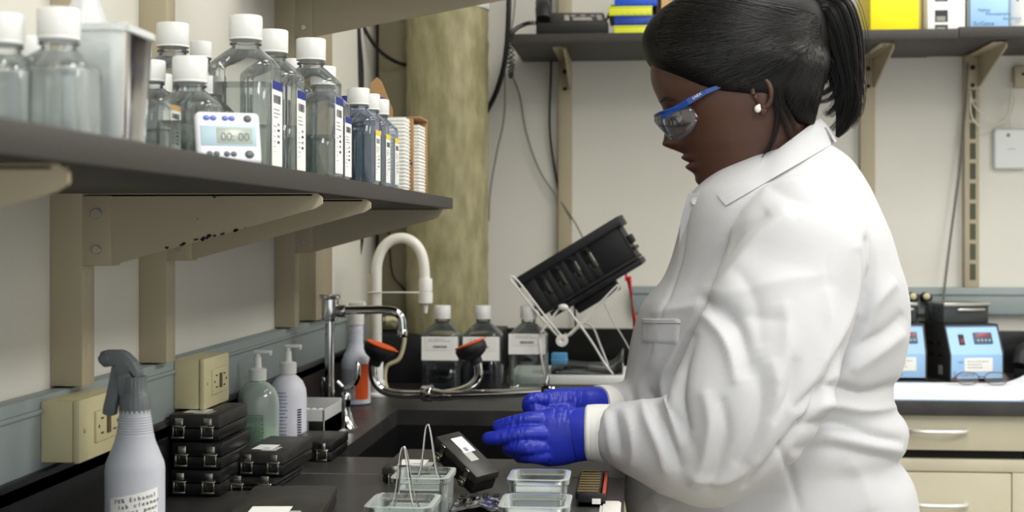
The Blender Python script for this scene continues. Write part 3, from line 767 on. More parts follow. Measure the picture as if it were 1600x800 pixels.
for i in range(6):
    for j in range(9): b.lathe([(.0045, 0), (.0048, .004), (.003, .005)], (x0+.012+i*.0115, ya+.013+j*.0138, ZC+h-.018), 10)
q = b.build('vial_caps', PAPER, t); q['kind'] = 'stuff'

# ================================================================== black hybridisation chambers
def latch(t, x, z, s=1.35):
    b = B()
    b.box(x-.004*s, x+.004*s, -.0016, 0, z-.004, z+.013, .0005)
    b.box(x-.0065*s, x-.0045*s, -.006, -.001, z-.013, z+.001, .0005); b.box(x+.0045*s, x+.0065*s, -.006, -.001, z-.013, z+.001, .0005)
    b.box(x-.0065*s, x+.0065*s, -.007, -.004, z-.014, z-.011, .0005); b.box(x-.0065*s, x+.0065*s, -.005, -.001, z-.0005, z+.003, .001)
    b.cyl((x-.007*s, -.003, z+.002), (x+.007*s, -.003, z+.002), .0015, seg=8)
    b.build('latch', mat('nickel_latch', '#b9b6a8', .2, 1), t, world=False)
def chamber(label, fx, fy, z0, wx, dy, h, rz=0, labels=True, group='black slide chambers'):
    """front-left base corner at (fx,fy); width along local x, depth along local y"""
    t = thing('slide_chamber', label, 'slide chamber', (fx, fy, z0), rz, group)
    hb = h*.48
    b = B(); b.box(0, wx, 0, dy, .0012, hb, .0018); 
    for (x, y) in ((.01, .01), (wx-.01, .01), (.01, dy-.01), (wx-.01, dy-.01)): b.lathe([(.004, 0), (.004, .002)], (x, y, 0), 10)
    b.build('base', BLACKP, t, world=False)
    b = B(); b.box(-.0008, wx+.0008, -.0008, dy+.0008, hb+.0006, h, .0022); b.build('lid', LIDGREY if labels else BLACKP, t, world=False)
    for x in (wx*.2, wx*.78): latch(t, x, hb+.001)
    if labels:
        b = B(); n = Vector((0, 0, 1))
        b.slab((wx*.2, dy*.12, h+.0002), (1, 0, 0), (0, 1, 0), 0, wx*.45, 0, dy*.28, .0004, 0); b.slab((wx*.45, dy*.05, h+.0001), (1, 0, 0), (0, 1, 0), 0, wx*.33, 0, dy*.24, .0003, 1)
        b.barcode((wx*.42, dy*.15, h+.0009), (1, 0, 0), (0, 1, 0), wx*.18, dy*.06, 2, 4)
        b.build('label', [PAPER, mat('grey_label', '#b4b4b2', .6), GREYINK], t, world=False)
    return t
hh = .0265
hh = .0362
for i in range(3):
    lb = ('bottom', 'middle', 'topmost')[i]
    chamber(f'black latched slide chamber, {lb} of the tall stack by the spray bottle', -.619+(.0, .004, -.002, 0)[i], 1.83+(.004, 0, .006, 0)[i], ZC+i*hh, .067, .135, hh-.0006, 0, labels=(i == 2), group='tall stack of chambers')
chamber('thin black slide chamber beneath the one right of the tall stack', -.556, 1.885, ZC, .066, .14, .012, math.radians(-1), False, 'low stack of chambers')
chamber('black slide chamber with small pale label in front of the soap bottles', -.553, 1.925, ZC+.0125, .064, .15, .034, math.radians(-2), True, 'low stack of chambers')
chamber('black slide chamber mostly hidden behind the low stack, before the grey box', -.535, 2.13, ZC, .068, .12, .03, 0, False, 'low stack of chambers')
chamber('black slide chamber with two overlapping labels at the bottom edge of the picture', -.468, 1.555, ZC, .105, .235, .024, math.radians(6), True, 'front chambers')
chamber('black slide chamber with white labels lying flat behind the rear glass dish', -.357, 1.955, ZC, .085, .17, .022, 0, True, 'front chambers')
# tilted chamber leaning on the dish
A_ = AY(718, 673, 1.95); Bq = AY(782, 736, 1.90); Cq = AY(686, 697, 1.90)
u = (Bq-A_); v = (Cq-A_); lu, lv = u.length, v.length; u.normalize(); v = (v-u*v.dot(u)).normalized(); n = v.cross(u)
if n.y > 0: n = -n
t = thing('slide_chamber', 'black slide chamber propped up on its corner against the glass dish, labels facing out', 'slide chamber', AY(758, 792, 1.90)); t['group'] = 'front chambers'
M = Matrix((( u.x, v.x, n.x, A_.x), (u.y, v.y, n.y, A_.y), (u.z, v.z, n.z, A_.z), (0, 0, 0, 1)))
D = .03
lv = .043
b = B(); b.box(0, lu, 0, lv, -.013, 0, .002, M=M); b.build('lid', LIDGREY, t)
b = B(); b.box(.001, lu-.001, .001, lv-.001, -D, -.0136, .002, M=M); b.build('base', BLACKP, t)
b = B(); R3 = M.to_3x3()
sg = 1 if u.cross(v).dot(n) > 0 else -1
def ql(x0, x1, y0, y1, hgt, m): b.box(x0, x1, y0, y1, .0001, hgt, 0, m, M=M)
ql(.012, .044, .006, .026, .0006, 0); ql(.040, .062, .014, .028, .0004, 1); ql(.034, .042, .016, .022, .0008, 2)
b.build('label', [PAPER, mat('grey_label', '#b4b4b2', .6), GREYINK], t)
for x in (lu*.22, lu*.8):
    b = B(); b.box(x-.004, x+.004, lv, lv+.0022, -.016, -.001, .0006, M=M); b.box(x-.006, x+.006, lv+.001, lv+.006, -.026, -.014, .001, M=M); b.sphere((0, 0, 0), .0052, 1, .6, 1, 10, M=M @ Matrix.Translation((x, lv+.005, -.022)))
    b.build('latch', mat('nickel_latch', '#b9b6a8', .2, 1), t)

# ================================================================== glass dishes
GLASS = thin('dish_glass', '#fafdfc', '#e3ecea', .12, .04, .3)
def dish(label, px0, px1, pyr, d=.09, h=.05, group='glass staining dishes', fillm=None):
    Pl = AZ(px0, pyr, ZC+h); Pr = AZ(px1, pyr, ZC+h); W = Pr.x-Pl.x; yb = Pl.y
    t = thing('staining_dish', label, 'glass dish', (Pl.x+W/2, yb-d/2, ZC), 0, group)
    def rg(a, c, z, e=9): return [(p[0], p[1]*c/a, p[2]) for p in sq_ring(a, z, e, 40)]
    a, c = W/2, d/2; b = B(); wt = .004
    b.loft([rg(a*.86, c*.86, .0), rg(a*.9, c*.9, .002), rg(a*.93, c*.93, h-.008), rg(a, c, h-.006), rg(a, c, h-.0005), rg(a-.001, c-.001, h), rg(a-wt-.002, c-wt-.002, h), rg(a*.93-wt, c*.93-wt, h-.007), rg(a*.9-wt, c*.9-wt, .006), rg(a*.6, c*.6, .006)], True)
    b.build('dish', GLASS, t, world=False)
    b = B(); a2, c2 = a*.92-wt-.0006, c*.92-wt-.0006
    b.loft([rg(a2*.96, c2*.96, .0068), rg(a2, c2, .02), rg(a2, c2, h*.68), rg(a2*.98, c2*.98, h*.685)], True)
    b.build('liquid', fillm or thin('rinse_liquid', '#f4f6f5', '#f0f3f2', .08, .05, .6, .35), t, world=False)
    return t, W, d, h
def slide_tray(t, W, d, h, px, pyt):
    b = B(); r = .0011; zt = AZ(px, pyt, 0).z
    y = 0; 
    b.tube([(-W*.12, 0, h*.55), (-W*.07, 0, h+.012), (-.003, 0, h+.05), (0, 0, h+.055), (.003, 0, h+.05), (W*.08, 0, h+.012), (W*.13, 0, h*.55)], .0011, 8, sub=5)
    b.tube([(-W*.3, -d*.28, h*.5), (-W*.3, d*.28, h*.5), (W*.3, d*.28, h*.5), (W*.3, -d*.28, h*.5), (-W*.3, -d*.28, h*.5)], .0011, 6)
    return b
WIRE = mat('bright_wire', '#c9c8c2', .18, 1)
def wire_handle(label, parent_pos, tilt, d):
    t = thing('wire_slide_rack', label, 'slide rack', parent_pos, tilt, 'slide racks in the dishes'); h = .05
    b = B(); hh2 = .052
    for yy in (-.0035, .0035):
        b.tube([(-.014, yy*3, .032), (-.008, yy*2, h), (-.0035, yy, h+hh2*.8), (0, yy*.4, h+hh2), (.0035, yy, h+hh2*.8), (.010, yy*2, h), (.016, yy*3, .032)], .0009, 8, sub=5)
    b.build('wire_loop', WIRE, t, world=False)
    b = B(); b.box(-.024, .024, -.03, -.0285, .012, .034, .0005); b.box(-.024, .024, .0285, .03, .012, .034, .0005); b.box(-.0245, -.023, -.03, .03, .014, .02, .0004); b.box(.023, .0245, -.03, .03, .014, .02, .0004)
    b.build('frame', mat('frosted_rack', '#dfe3e0', .3, trans=.4), t, world=False)
    SL = mat('microscope_slide_glass', '#dfe8e4', .08, trans=.6, ior=1.3)
    for k in range(9):
        b = B(); y = -.024+k*.006; b.box(-.0215, .0215, y, y+.001, .012, .0335, 0); b.build('glass_slide', SL, t, world=False)
    return t
dd = []
dd.append(dish('glass staining dish at rear left, against the propped chamber', 627, 716, 728, .092))
dd.append(dish('glass staining dish at front left with a wire loop rising from it', 589, 693, 769, .09))
dd.append(dish('glass staining dish at rear right under the gloved hands', 800, 894, 731.5, .086))
dd.append(dish('glass staining dish at front right beside the slide rack', 788, 896, 769, .09))
p0 = dd[0][0].location; p1 = dd[1][0].location
wire_handle('wire loop slide rack standing in the rear left dish', (AY(668, 700, p0.y).x, p0.y+.002, ZC+.0075), .05, .09)
wire_handle('wire loop slide rack standing in the front left dish', (AY(627, 730, p1.y+.02).x+.006, p1.y, ZC+.0075), -.1, .09)
# black slide rack with red end
X0 = AZ(903, 792, ZC).x; Yf = AZ(903, 792, ZC).y; X1 = AZ(946, 792, ZC).x
t = thing('slide_rack', 'small black slotted slide rack with a red end right of the glass dishes', 'slide rack', ((X0+X1)/2, Yf+.09, ZC))
b = B(); b.box(X0, X1, Yf, Yf+.175, ZC, ZC+.007, .001); b.box(X0, X1, Yf, Yf+.004, ZC, ZC+.017, .001); b.box(X0, X1, Yf+.171, Yf+.175, ZC, ZC+.017, .001); b.box(X0, X0+.002, Yf, Yf+.175, ZC, ZC+.012, .0005)
for k in range(9): b.box(X0-.004, X1-.006, Yf+.014+k*.019, Yf+.020+k*.019, ZC+.0065, ZC+.0165, .0012)
b.build('rack', BLACKP, t)
for k in range(9):
    b = B(); b.box(X0-.002, X1-.009, Yf+.0215+k*.019, Yf+.0225+k*.019, ZC+.0072, ZC+.0175); b.build('glass_slide', mat('amber_edge', '#a89058', .2, .3), t)
b = B(); b.box(X1-.0045, X1-.0005, Yf+.006, Yf+.165, ZC+.007, ZC+.0175, .001); b.build('red_bar', mat('rust_red', '#a8402c', .5), t)
b = B(); b.slab((X0+.018, Yf-.0003, ZC+.004), (1, 0, 0), (0, 0, 1), 0, .011, 0, .007, .0004, 0); b.build('label', PAPER, t)
# low foil and clips between the dishes; paper towel
P = AZ(752, 788, ZC); t = thing('foil_pouch', 'shiny silver and black foil pouch lying between the glass dishes', 'pouch', (P.x, P.y-.03, ZC))
b = B(); nx, ny = 22, 18; vs = []
for j in range(ny+1):
    for i in range(nx+1):
        x = (i/nx-.5)*.062; y = (j/ny-.5)*.07; vs.append((P.x+x, P.y-.03+y, ZC+.004+.0055*abs(noise.noise(Vector((x*75, y*50, 3))))+.006*math.exp(-((x)/.02)**2)))
b.add(vs, [(j*(nx+1)+i, j*(nx+1)+i+1, (j+1)*(nx+1)+i+1, (j+1)*(nx+1)+i) for j in range(ny) for i in range(nx)], False)
o = b.build('foil', mat('crinkled_foil', '#c9ccd0', .18, 1), t); md = o.modifiers.new('s', 'SOLIDIFY'); md.thickness = .003; md.offset = -1
b = B()
for k in range(4): b.box(P.x-.025+k*.014, P.x-.018+k*.014, P.y-.02, P.y-.002, ZC+.012, ZC+.015, .001)
b.build('black_strip', BLACKP, t)
P = AZ(960, 787, ZC); b = B(); b.box(P.x-.018, XF-.002, P.y-.12, P.y, ZC, ZC+.0025, .001); b.box(P.x-.014, XF-.004, P.y-.12, P.y-.004, ZC+.0025, ZC+.0045, .001)
b.top('paper_towel', mat('towel_paper', '#cfcdc8', .9, bump=.4, bump_scale=300), 'folded pale paper towel at the worktop edge by the lab coat', 'paper towel')

# ================================================================== taps
def tap_base(b, c, m=0): b.lathe([(.022, 0), (.0225, .003), (.019, .008), (.012, .028), (.0095, .045), (.009, .06)], c, 28, m)
Y = 2.55; X = AY(515, 600, Y).x; zt = AY(515, 460, Y).z; za = AY(515, 485, Y).z
t = thing('swivel_tap', 'chrome swing spout tap on a tall column at the left of the sink', 'tap', (X, Y, ZC))
b = B(); b.lathe([(.02, 0), (.02, .004), (.0085, .012), (.0085, za-ZC-.02), (.016, za-ZC-.018), (.0175, za-ZC-.01), (.0165, zt-ZC-.009), (.019, zt-ZC-.007), (.0195, zt-ZC-.002), (.016, zt-ZC)], (X, Y, ZC), 32); b.build('column', CHROME, t)
b = B(); S = [AY(a, c, Y-.004) for a, c in ((518, 486), (540, 485), (580, 484), (603, 484), (618, 487), (627, 497), (629, 512), (629, 520))]
b.tube(S, .0078, 16, sub=5); b.build('spout', CHROME, t)
b = B(); p = S[-1]; b.cyl(p+Vector((0, 0, .006)), p+Vector((0, 0, -.008)), .0092, seg=24); b.build('aerator', CHROME, t, label='ringed chrome outlet')
b = B(); p = AY(530, 486, Y-.004); b.cyl(p-Vector((.006, 0, 0)), p+Vector((.012, 0, 0)), .0115, seg=24); b.build('swivel_nut', STEEL, t)
Y = 2.48; X = AY(540, 650, Y).x
t = thing('needle_valve', 'chrome bench valve with flared base and curved lever beside the vial box', 'valve', (X, Y, ZC))
b = B(); b.lathe([(.021, 0), (.0215, .004), (.016, .01), (.010, .03), (.008, .044), (.0095, .05), (.0095, .062), (.006, .066)], (X, Y, ZC), 28); b.build('body', CHROME, t)
b = B(); S = [AY(a, c, Y-.004) for a, c in ((537, 606), (545, 605), (553, 600), (558, 588), (559, 572), (556, 566))]; b.tube(S, [.0035, .0045, .0055, .006, .0055, .003], 12, sub=4)
S = [AY(a, c, Y-.004) for a, c in ((537, 606), (531, 600), (527, 596))]; b.tube(S, .004, 10, sub=3); b.build('lever', CHROME, t)
Y = 2.62; X = AY(505, 640, Y).x
t = thing('needle_valve', 'small chrome stub valve left of the tall tap column', 'valve', (X, Y, ZC)); 
b = B(); b.lathe([(.010, 0), (.010, .004), (.005, .01), (.005, .05)], (X, Y, ZC), 20); b.build('body', CHROME, t)
b = B(); b.tube([(X, Y, ZC+.045), (X-.003, Y-.003, ZC+.065), (X+.001, Y-.004, ZC+.075), (X+.005, Y-.004, ZC+.066), (X+.005, Y-.004, ZC+.03)], .0035, 10, sub=4); b.build('lever', CHROME, t)
# white pure-water gooseneck
Y = 3.0; PW = mat('white_pvc', '#e6e5dc', .35)
c = AY(588.5, 600, Y); t = thing('gooseneck_tap', 'white plastic gooseneck water tap arching in front of the column', 'tap', (c.x, Y, ZC))
S = [(588.5, 632), (588.5, 560), (588.5, 440), (589.5, 412), (597, 390), (611, 376), (629, 372), (645, 378), (656, 391), (662, 410), (664, 437)]
b = B(); b.tube([AY(a, c_, Y) for a, c_ in S], .0112, 20, sub=5); b.build('pipe', PW, t)
b = B(); p = AY(665, 435, Y); k = (AY(601, 400, Y)-AY(600, 400, Y)).x
b.lathe([(10*k, 0), (10.5*k, -.002), (10.5*k, -.027), (9*k, -.028), (9*k, -.029), (11*k, -.030), (11*k, -.052), (9*k, -.054), (4.2*k, -.055), (2.6*k, -.074)], (p.x, Y, p.z), 28); b.build('nozzle', WHITE, t)
b = B(); b.cyl(AY(575, 457, Y-.012), AY(656, 457, Y-.012), .0016, seg=8); b.build('cross_rod', PW, t)
b = B(); zc = AY(588, 632, Y).z
b.lathe([(.024, 0), (.024, .004), (.018, .008), (.018, .03), (.014, .034), (.014, .075), (.0118, .08)], (c.x, Y, ZC), 28); b.build('base', WHITE, t)
b = B(); p = AY(588, 505, Y); b.box(p.x-.018, p.x-.004, Y-.006, Y+.02, CZ-.3, CZ-.09, .001); b.build('beige_backing', BEIGE, t)
t_ = thing('hose', 'ivory flexible hose looping from behind the white tap to the counter', 'hose', AY(600, 600, 3.06))
b = B(); b.tube([AY(a, c_, 3.07) for a, c_ in ((604, 503), (616, 500), (628, 508), (632, 530), (624, 560), (604, 573), (602, 600), (612, 620))], .0045, 10, sub=6); b.build('hose', mat('ivory_rubber', '#cfc7a4', .5), t_)
b = B(); b.tube([AY(a, c_, 3.08) for a, c_ in ((600, 502), (612, 502), (620, 506))], .011, 12, sub=3); b.build('connector', mat('ivory_rubber', '#cfc7a4', .5), t_)
# cleaner bottle with orange label
Y = 2.85; c = AY(556, 620, Y); t = thing('spray_bottle', 'white cleaner bottle with orange label and trigger top behind the valve', 'spray bottle', (c.x, Y, ZC))
k = .03/24
def z(py): return AY(556, py, Y).z-ZC
b = B(); b.lathe([(.026, 0), (.030, .003), (.030, z(571)), (.029, z(563)), (.024, z(553)), (.0165, z(543)), (.0155, z(536)), (.0145, z(532)), (.0155, z(528)), (.0145, z(524)), (.0155, z(520)), (.0145, z(508)), (.0145, z(505))], seg=36); b.build('bottle_body', mat('bluish_white_plastic', '#dfe2ef', .4), t, world=False)
b = B(); wrap(b, .0304, -PI/2+.15, -PI/2+1.15, .012, z(567), 0); wrap(b, .0304, -PI/2-1.1, -PI/2+.08, .01, z(575), 1)
rg = random.Random(9)
for k_ in range(16):
    zz = z(572)-.006-k_*.0038; a = -PI/2-1.0
    while a < -PI/2: d = rg.uniform(.06, .2); wrap(b, .0308, a, a+d, zz, zz+.0014, 2, 2); a += d+.05
b.build('label', [mat('orange_label', '#f2601c', .5), mat('pale_grey_label', '#c7cad6', .6), GREYINK], t, world=False)
b = B(); b.lathe([(.0165, z(507)), (.0165, z(491)), (.012, z(489)), (.012, z(482))], seg=28); b.box(-.014, .02, -.009, .009, z(484), z(471), .005, 0); b.prism([(-.01, z(482)), (-.004, z(482)), (-.012, z(508)), (-.018, z(506))], -.004, .004, 'y', bev=.001); b.build('trigger_head', WHITE, t, world=False)
# eyewash
Y = 2.80
t = thing('eyewash_fountain', 'chrome twin-headed eyewash with orange capped cups reaching over the sink', 'eyewash', AY(856, 640, Y)); t.location.z = ZC; t.matrix_basis = Matrix.Translation(Vector((t.location.x, Y, ZC)))
b = B(); b.tube([AY(a, c_, Y) for a, c_ in ((583, 562), (582, 575), (584, 592), (593, 606), (607, 613), (630, 616), (666, 616))], .0088, 16, sub=5); b.build('left_arm', CHROME, t)
b = B(); b.tube([AY(a, c_, Y+.004) for a, c_ in ((744, 560), (748, 578), (746, 592), (735, 604), (715, 612), (690, 616), (670, 616))], .0088, 16, sub=5); b.build('right_arm', CHROME, t)
b = B(); b.tube([AY(a, c_, Y-.012) for a, c_ in ((664, 619), (700, 617.5), (780, 615), (846, 612))], [.0092, .0092, .0088, .0085], 18, sub=4); b.build('supply_pipe', CHROME, t)
b = B(); p = AY(667, 615, Y-.006); b.cyl(p+Vector((-.009, .004, 0)), p+Vector((.012, -.002, 0)), .0165, seg=28); b.tube([p+Vector((.005, 0, 0)), p+Vector((.03, -.004, -.003)), p+Vector((.055, -.006, -.002))], [.0135, .0115, .009], 20, sub=3); b.build('union_nut', CHROME, t)
b = B(); p = AY(846, 611, Y-.012)
b.cyl(p, p+Vector((.012, 0, 0)), .010, seg=16); b.build('pivot', BLACKP, t)
b = B(); b.prism([(p.x+.004, p.z-.012), (p.x+.016, p.z-.012), (p.x+.016, p.z+.024), (p.x+.012, p.z+.032), (p.x+.004, p.z+.016)], Y-.02, Y-.005, 'y', bev=.001); b.cyl((p.x+.014, Y-.012, p.z+.002), (p.x+.026, Y-.012, p.z+.002), .009, seg=16); b.box(p.x+.008, p.x+.02, Y-.02, Y, ZC, p.z+.002, .001); b.build('mount_plate', CHROME, t)
def cup(cxp, cyp, ang, yy):
    c = AY(cxp, cyp, yy); M = Matrix.Translation(c) @ Matrix.Rotation(ang, 4, 'Y')
    b = B(); b.lathe([(.010, -.030), (.012, -.029), (.013, -.018), (.024, -.012), (.031, -.004), (.032, .004), (.031, .010), (.024, .011)], seg=36, M=M); h = b.build('cup', BLACKM, t)
    b = B(); b.lathe([(.0285, .0108), (.030, .0118), (.0305, .0145), (.02, .0155)], seg=36, M=M); b.box(.02, .036, -.006, .006, .0115, .0135, .001, M=M); b.build('dust_cap', mat('orange_cap', '#e8602a', .45), h, label='orange flip cap')
cup(592, 549, math.radians(20), Y); cup(737, 547, math.radians(-22), Y)
# ================================================================== bottles on the back counter
DARKL = thin('deep_blue_liquid', '#8494a8', '#3f4f66', .05, .03, .3)
for px, lb, f, wl, liq in ((690, 'square media bottle with dark bottom liquid, left of the right eyewash cup', .38, PET, DARKL), (754, 'greyer square media bottle behind the right eyewash cup', .55, PETG, DARKL), (825, 'square media bottle of clear liquid in front of the wire stand', .82, PET, WATER)):
    square_bottle(lb, px, 0, base=(AY(px, 600, 3.13).x, 3.145, ZC), w=.086, h=.186, capr=.0178, fill=f, wall=wl, liq=liq, front=(.36, .64) if px != 825 else (.44, .68), group='media bottles on the back counter', caph=.027)
# white foam tray, clear curled tray, sponge
Y0_ = AZ(900, 603, ZC).y; xa = AY(852, 600, Y0_).x; xb = AY(984, 600, Y0_).x; zt_ = AY(900, 588, Y0_).z
b = B(); b.box(AY(792, 600, Y0_).x, xb, Y0_+.01, Y0_+.26, ZC+.0005, zt_, .004); b.top('foam_tray', mat('white_foam', '#e6e7e4', .8), 'thick white foam slab on the back counter under the wire stand', 'tray')
t = thing('clear_tray', 'clear curled plastic tray lying on the white foam slab', 'tray', (AY(915, 580, Y0_+.1).x, Y0_+.12, zt_))
b = B(); xs0, xs1 = AY(862, 580, Y0_+.05).x, AY(973, 580, Y0_+.05).x; nx = 26; vs = []
for j in range(9):
    for i in range(nx+1):
        f = i/nx; x = xs0+(xs1-xs0)*f; zz = .02+.004*math.sin(f*5+j*.3)+(.028*max(0, (f-.82)/.18)**1.5)
        if j in (0, 8): zz = .002
        vs.append((x, Y0_+.03+j*.022, zt_+zz))
b.add(vs, [(j*(nx+1)+i, j*(nx+1)+i+1, (j+1)*(nx+1)+i+1, (j+1)*(nx+1)+i) for j in range(8) for i in range(nx)], True)
o = b.build('tray_sheet', CLEAR, t); md = o.modifiers.new('s', 'SOLIDIFY'); md.thickness = .0016
b = B(); p = AY(874, 552, Y0_+.08)
b.box(p.x-.018, p.x+.018, Y0_+.06, Y0_+.1, zt_+.022, zt_+.046, .003, 0); b.box(p.x-.018, p.x+.018, Y0_+.06, Y0_+.1, zt_+.0, zt_+.022, .003, 1); b.box(p.x-.019, p.x+.019, Y0_+.059, Y0_+.101, zt_+.03, zt_+.0325, .001, 1)
b.top('sponge', [mat('sky_blue_foam', '#5aa5dc', .7), mat('pale_foam', '#7fb5dd', .7)], 'small light blue foam block under the wire stand pivot', 'foam block')
# black slide staining rack, tilted
Yr = 3.12
TL = AY(813, 440, Yr); TR = AY(962, 350, Yr)
ax = (TR-TL); Lr = ax.length; ax.normalize(); ang = math.atan2(ax.z, ax.x)
t = thing('drying_rack', 'black slotted tray tilted on the white wire stand behind the bottles', 'rack', AY(878, 530, Yr+.05))
M = Matrix.Translation(TL) @ Matrix.Rotation(-ang, 4, 'Y') @ Matrix.Rotation(math.radians(-7), 4, 'Z')
H = .083; BT = mat('rack_black', '#1c1d20', .5, bump=.05, bump_scale=200); L = Lr
def wall_plate(b, y):
    # openings in local x / z (z down negative)
    xs = [0]; ops = []
    for k in range(4):
        x = .030+k*.0385; ops.append((x, x+.022))
    x = 0
    for (a, c) in ops: b.box(x, a, y, y+.003, -H, 0, .0006, M=M); x = c
    b.box(x, L, y, y+.003, -H, 0, .0006, M=M)
    for (a, c) in ops:
        b.box(a, c, y, y+.003, -.014, 0, .0005, M=M); b.box(a, c, y, y+.003, -H, -.058, .0005, M=M)
        b.box(a+.013, c, y, y+.003, -.024, -.014, .0004, M=M)
        b.box(a, a+.009, y, y+.003, -.058, -.045, .0004, M=M)
b = B(); wall_plate(b, 0); b.build('front_plate', BT, t)
b = B(); wall_plate(b, .075); b.build('back_plate', BT, t)
b = B()
b.box(-.004, L+.012, -.004, .082, 0, .008, .002, M=M); b.box(-.004, L+.012, -.010, -.002, -.008, .012, .002, M=M); b.box(-.004, L+.012, .080, .088, -.008, .012, .002, M=M)
b.box(L+.006, L+.014, -.008, .086, -.012, .012, .002, M=M); b.box(-.008, 0, -.008, .086, -.012, .012, .002, M=M); b.build('top_rim', BT, t)
b = B(); b.box(-.002, L+.006, -.006, .082, -H-.007, -H, .002, M=M); b.box(.02, L+.008, -.002, .08, -H-.022, -H-.008, .003, M=M)
for k in range(3): b.box(.06+k*.045, .08+k*.045, -.005, .0, -H-.016, -H-.011, .001, M=M)
b.build('base', BT, t)
b = B(); b.box(L, L+.004, .0, .078, -H, 0, .001, M=M); b.box(L+.004, L+.016, .02, .05, -.055, -.035, .003, M=M); b.box(L+.004, L+.012, .005, .07, -.07, -.062, .002, M=M); b.build('end_plate', BT, t)
b = B()
for k in range(4):
    x = .032+k*.0385
    for q in (0, .005): b.box(x+q, x+q+.0018, .004, .072, -.062, -.010, .0005, M=M @ Matrix.Rotation(math.radians(0), 4, 'Z'))
b.build('fins', BT, t)
b = B(); b.box(L*.28, L*.72, .03, .06, -H-.045, -H-.02, .004, M=M); b.build('underside_block', BT, t)
# wire stand
WW = mat('white_coated_wire', '#dcdcd8', .3)
t = thing('wire_stand', 'white wire stand with a round pivot holding up the black tray', 'stand', AZ(890, 590, ZC+.02)); t.matrix_basis = Matrix.Translation(Vector((AY(890, 590, 3.2).x, 3.2, zt_)))
def W(pts, name='wire', r=.0021, sub=4):
    b = B(); b.tube([AY(a, c, y) for a, c, y in pts], r, 8, sub=sub); return b.build(name, WW, t)
ya, yb2 = 3.08, 3.22
W([(878, 532, ya), (840, 490, ya), (806, 447, ya), (797, 437, ya), (801, 432, ya), (815, 446, ya), (850, 492, ya), (880, 528, ya)], 'arm_loop')
W([(874, 530, yb2), (835, 484, yb2), (812, 452, yb2)], 'arm_loop')
W([(878, 532, ya), (905, 507, ya), (950, 460, ya), (962, 448, ya), (966, 446, ya), (964, 453, ya), (940, 476, ya), (905, 510, ya)], 'arm_loop')
W([(885, 530, yb2), (920, 495, yb2), (958, 455, yb2)], 'arm_loop')
W([(842, 524, ya), (860, 500, ya), (880, 479, ya), (900, 500, ya), (925, 535, ya), (945, 568, ya), (958, 585, ya-.02)], 'leg_frame', .0023)
W([(905, 503, yb2), (925, 510, yb2), (938, 540, yb2), (948, 566, yb2), (950, 577, yb2)], 'leg_frame', .0023)
W([(942, 468, yb2), (955, 497, yb2+.02), (975, 530, yb2+.04), (990, 560, yb2+.06), (994, 585, yb2+.06)], 'leg_frame', .0013)
W([(842, 524, ya), (846, 560, ya), (850, 586, ya+.02)], 'leg_frame', .0023)
b = B(); p = AY(878, 532, ya-.01); b.cyl(p, p+Vector((0, .16, 0)), .0045, seg=12); M2 = Matrix.Translation(p) @ Matrix.Rotation(PI/2, 4, 'X'); b.lathe([(.003, .002), (.005, -.001), (.0125, -.001), (.0135, .002), (.0125, .008), (.005, .008), (.003, .006)], seg=28, M=M2); b.build('pivot', WW, t)
b = B(); p = AY(880, 480, ya-.006); b.sphere(p, .008, 1.4, .6, .9, 14); b.build('clip', WW, t)
# red rod
b = B(); p0 = AY(982, 432, 3.32); p1 = AY(1005, 604, 3.32); p1.z = ZC+.001; b.tube([p0, p0.lerp(p1, .5), p1], [.0065, .0065, .0065], 12); 
b.box(p0.x-.008, p0.x-.003, 3.312, 3.328, p0.z-.01, p0.z+.03, .001)
b.top('red_stick', mat('red_plastic', '#c8202a', .4), 'red plastic stick leaning behind the black tray beside the coat', 'stick')
# ================================================================== cables by the back wall
CB = mat('black_cable', '#17171a', .5); CG = mat('grey_cable', '#6b6a66', .5); CI = mat('ivory_cable', '#d6d3c4', .5)
def cable(label, pts, r, m, name='cable', sub=8):
    b = B(); P = [AY(a, c, y) for a, c, y in pts]; b.tube(P, r, 10, sub=sub); return b.top(name, m, label, 'cable', base=P[-1])
cable('thick black cable curving down behind the right side of the column', [(796, -60, 3.5), (794, 40, 3.5), (788, 100, 3.5), (775, 145, 3.52), (757, 180, 3.56), (740, 215, 3.6)], .0068, CB)
cable('thick black cable looping left of the column', [(560, -40, 3.3), (562, 20, 3.3), (575, 55, 3.32), (596, 82, 3.36), (622, 98, 3.4), (650, 104, 3.5)], .0045, CB)
t = thing('cable', 'bundle of black cables dropping down the corner left of the column', 'cable', AY(530, 560, 3.2))
for k, (o1, o2) in enumerate(((0, 0), (5, 2), (10, 3))):
    b = B(); P = [AY(a, c, y) for a, c, y in ((548+o1, -40, 3.24), (551+o1, 45, 3.24), (559+o1-o2, 110, 3.25), (566, 180, 3.26), (568, 300, 3.27), (562+o2, 380, 3.28), (545+o2, 450, 3.28), (533+o2, 520, 3.28), (530+o2, 600, 3.27))]
    b.tube(P, .0052 if k < 2 else .004, 8, sub=5); b.build('strand', CB, t)
cable('ivory cable drooping in the corner behind the tall tap', [(515, 60, 3.2), (525, 85, 3.2), (532, 130, 3.2), (530, 250, 3.2), (519, 370, 3.2), (530, 410, 3.2), (534, 470, 3.2), (528, 600, 3.2)], .0045, CI)
cable('second ivory cable beside the first in the corner', [(512, 380, 3.25), (525, 400, 3.25), (527, 470, 3.25), (522, 590, 3.25)], .003, CI)
cable('thin black wire hanging inside the arch of the white tap', [(606, 330, 3.42), (609, 390, 3.42), (614, 430, 3.42), (630, 450, 3.43), (636, 460, 3.44)], .0022, CB)
cable('thin dark wire down the wall right of the column', [(806, -20, 3.6), (802, 30, 3.62), (790, 100, 3.63), (788, 180, 3.63), (776, 240, 3.63), (766, 300, 3.63), (764, 345, 3.63)], .0016, CG)
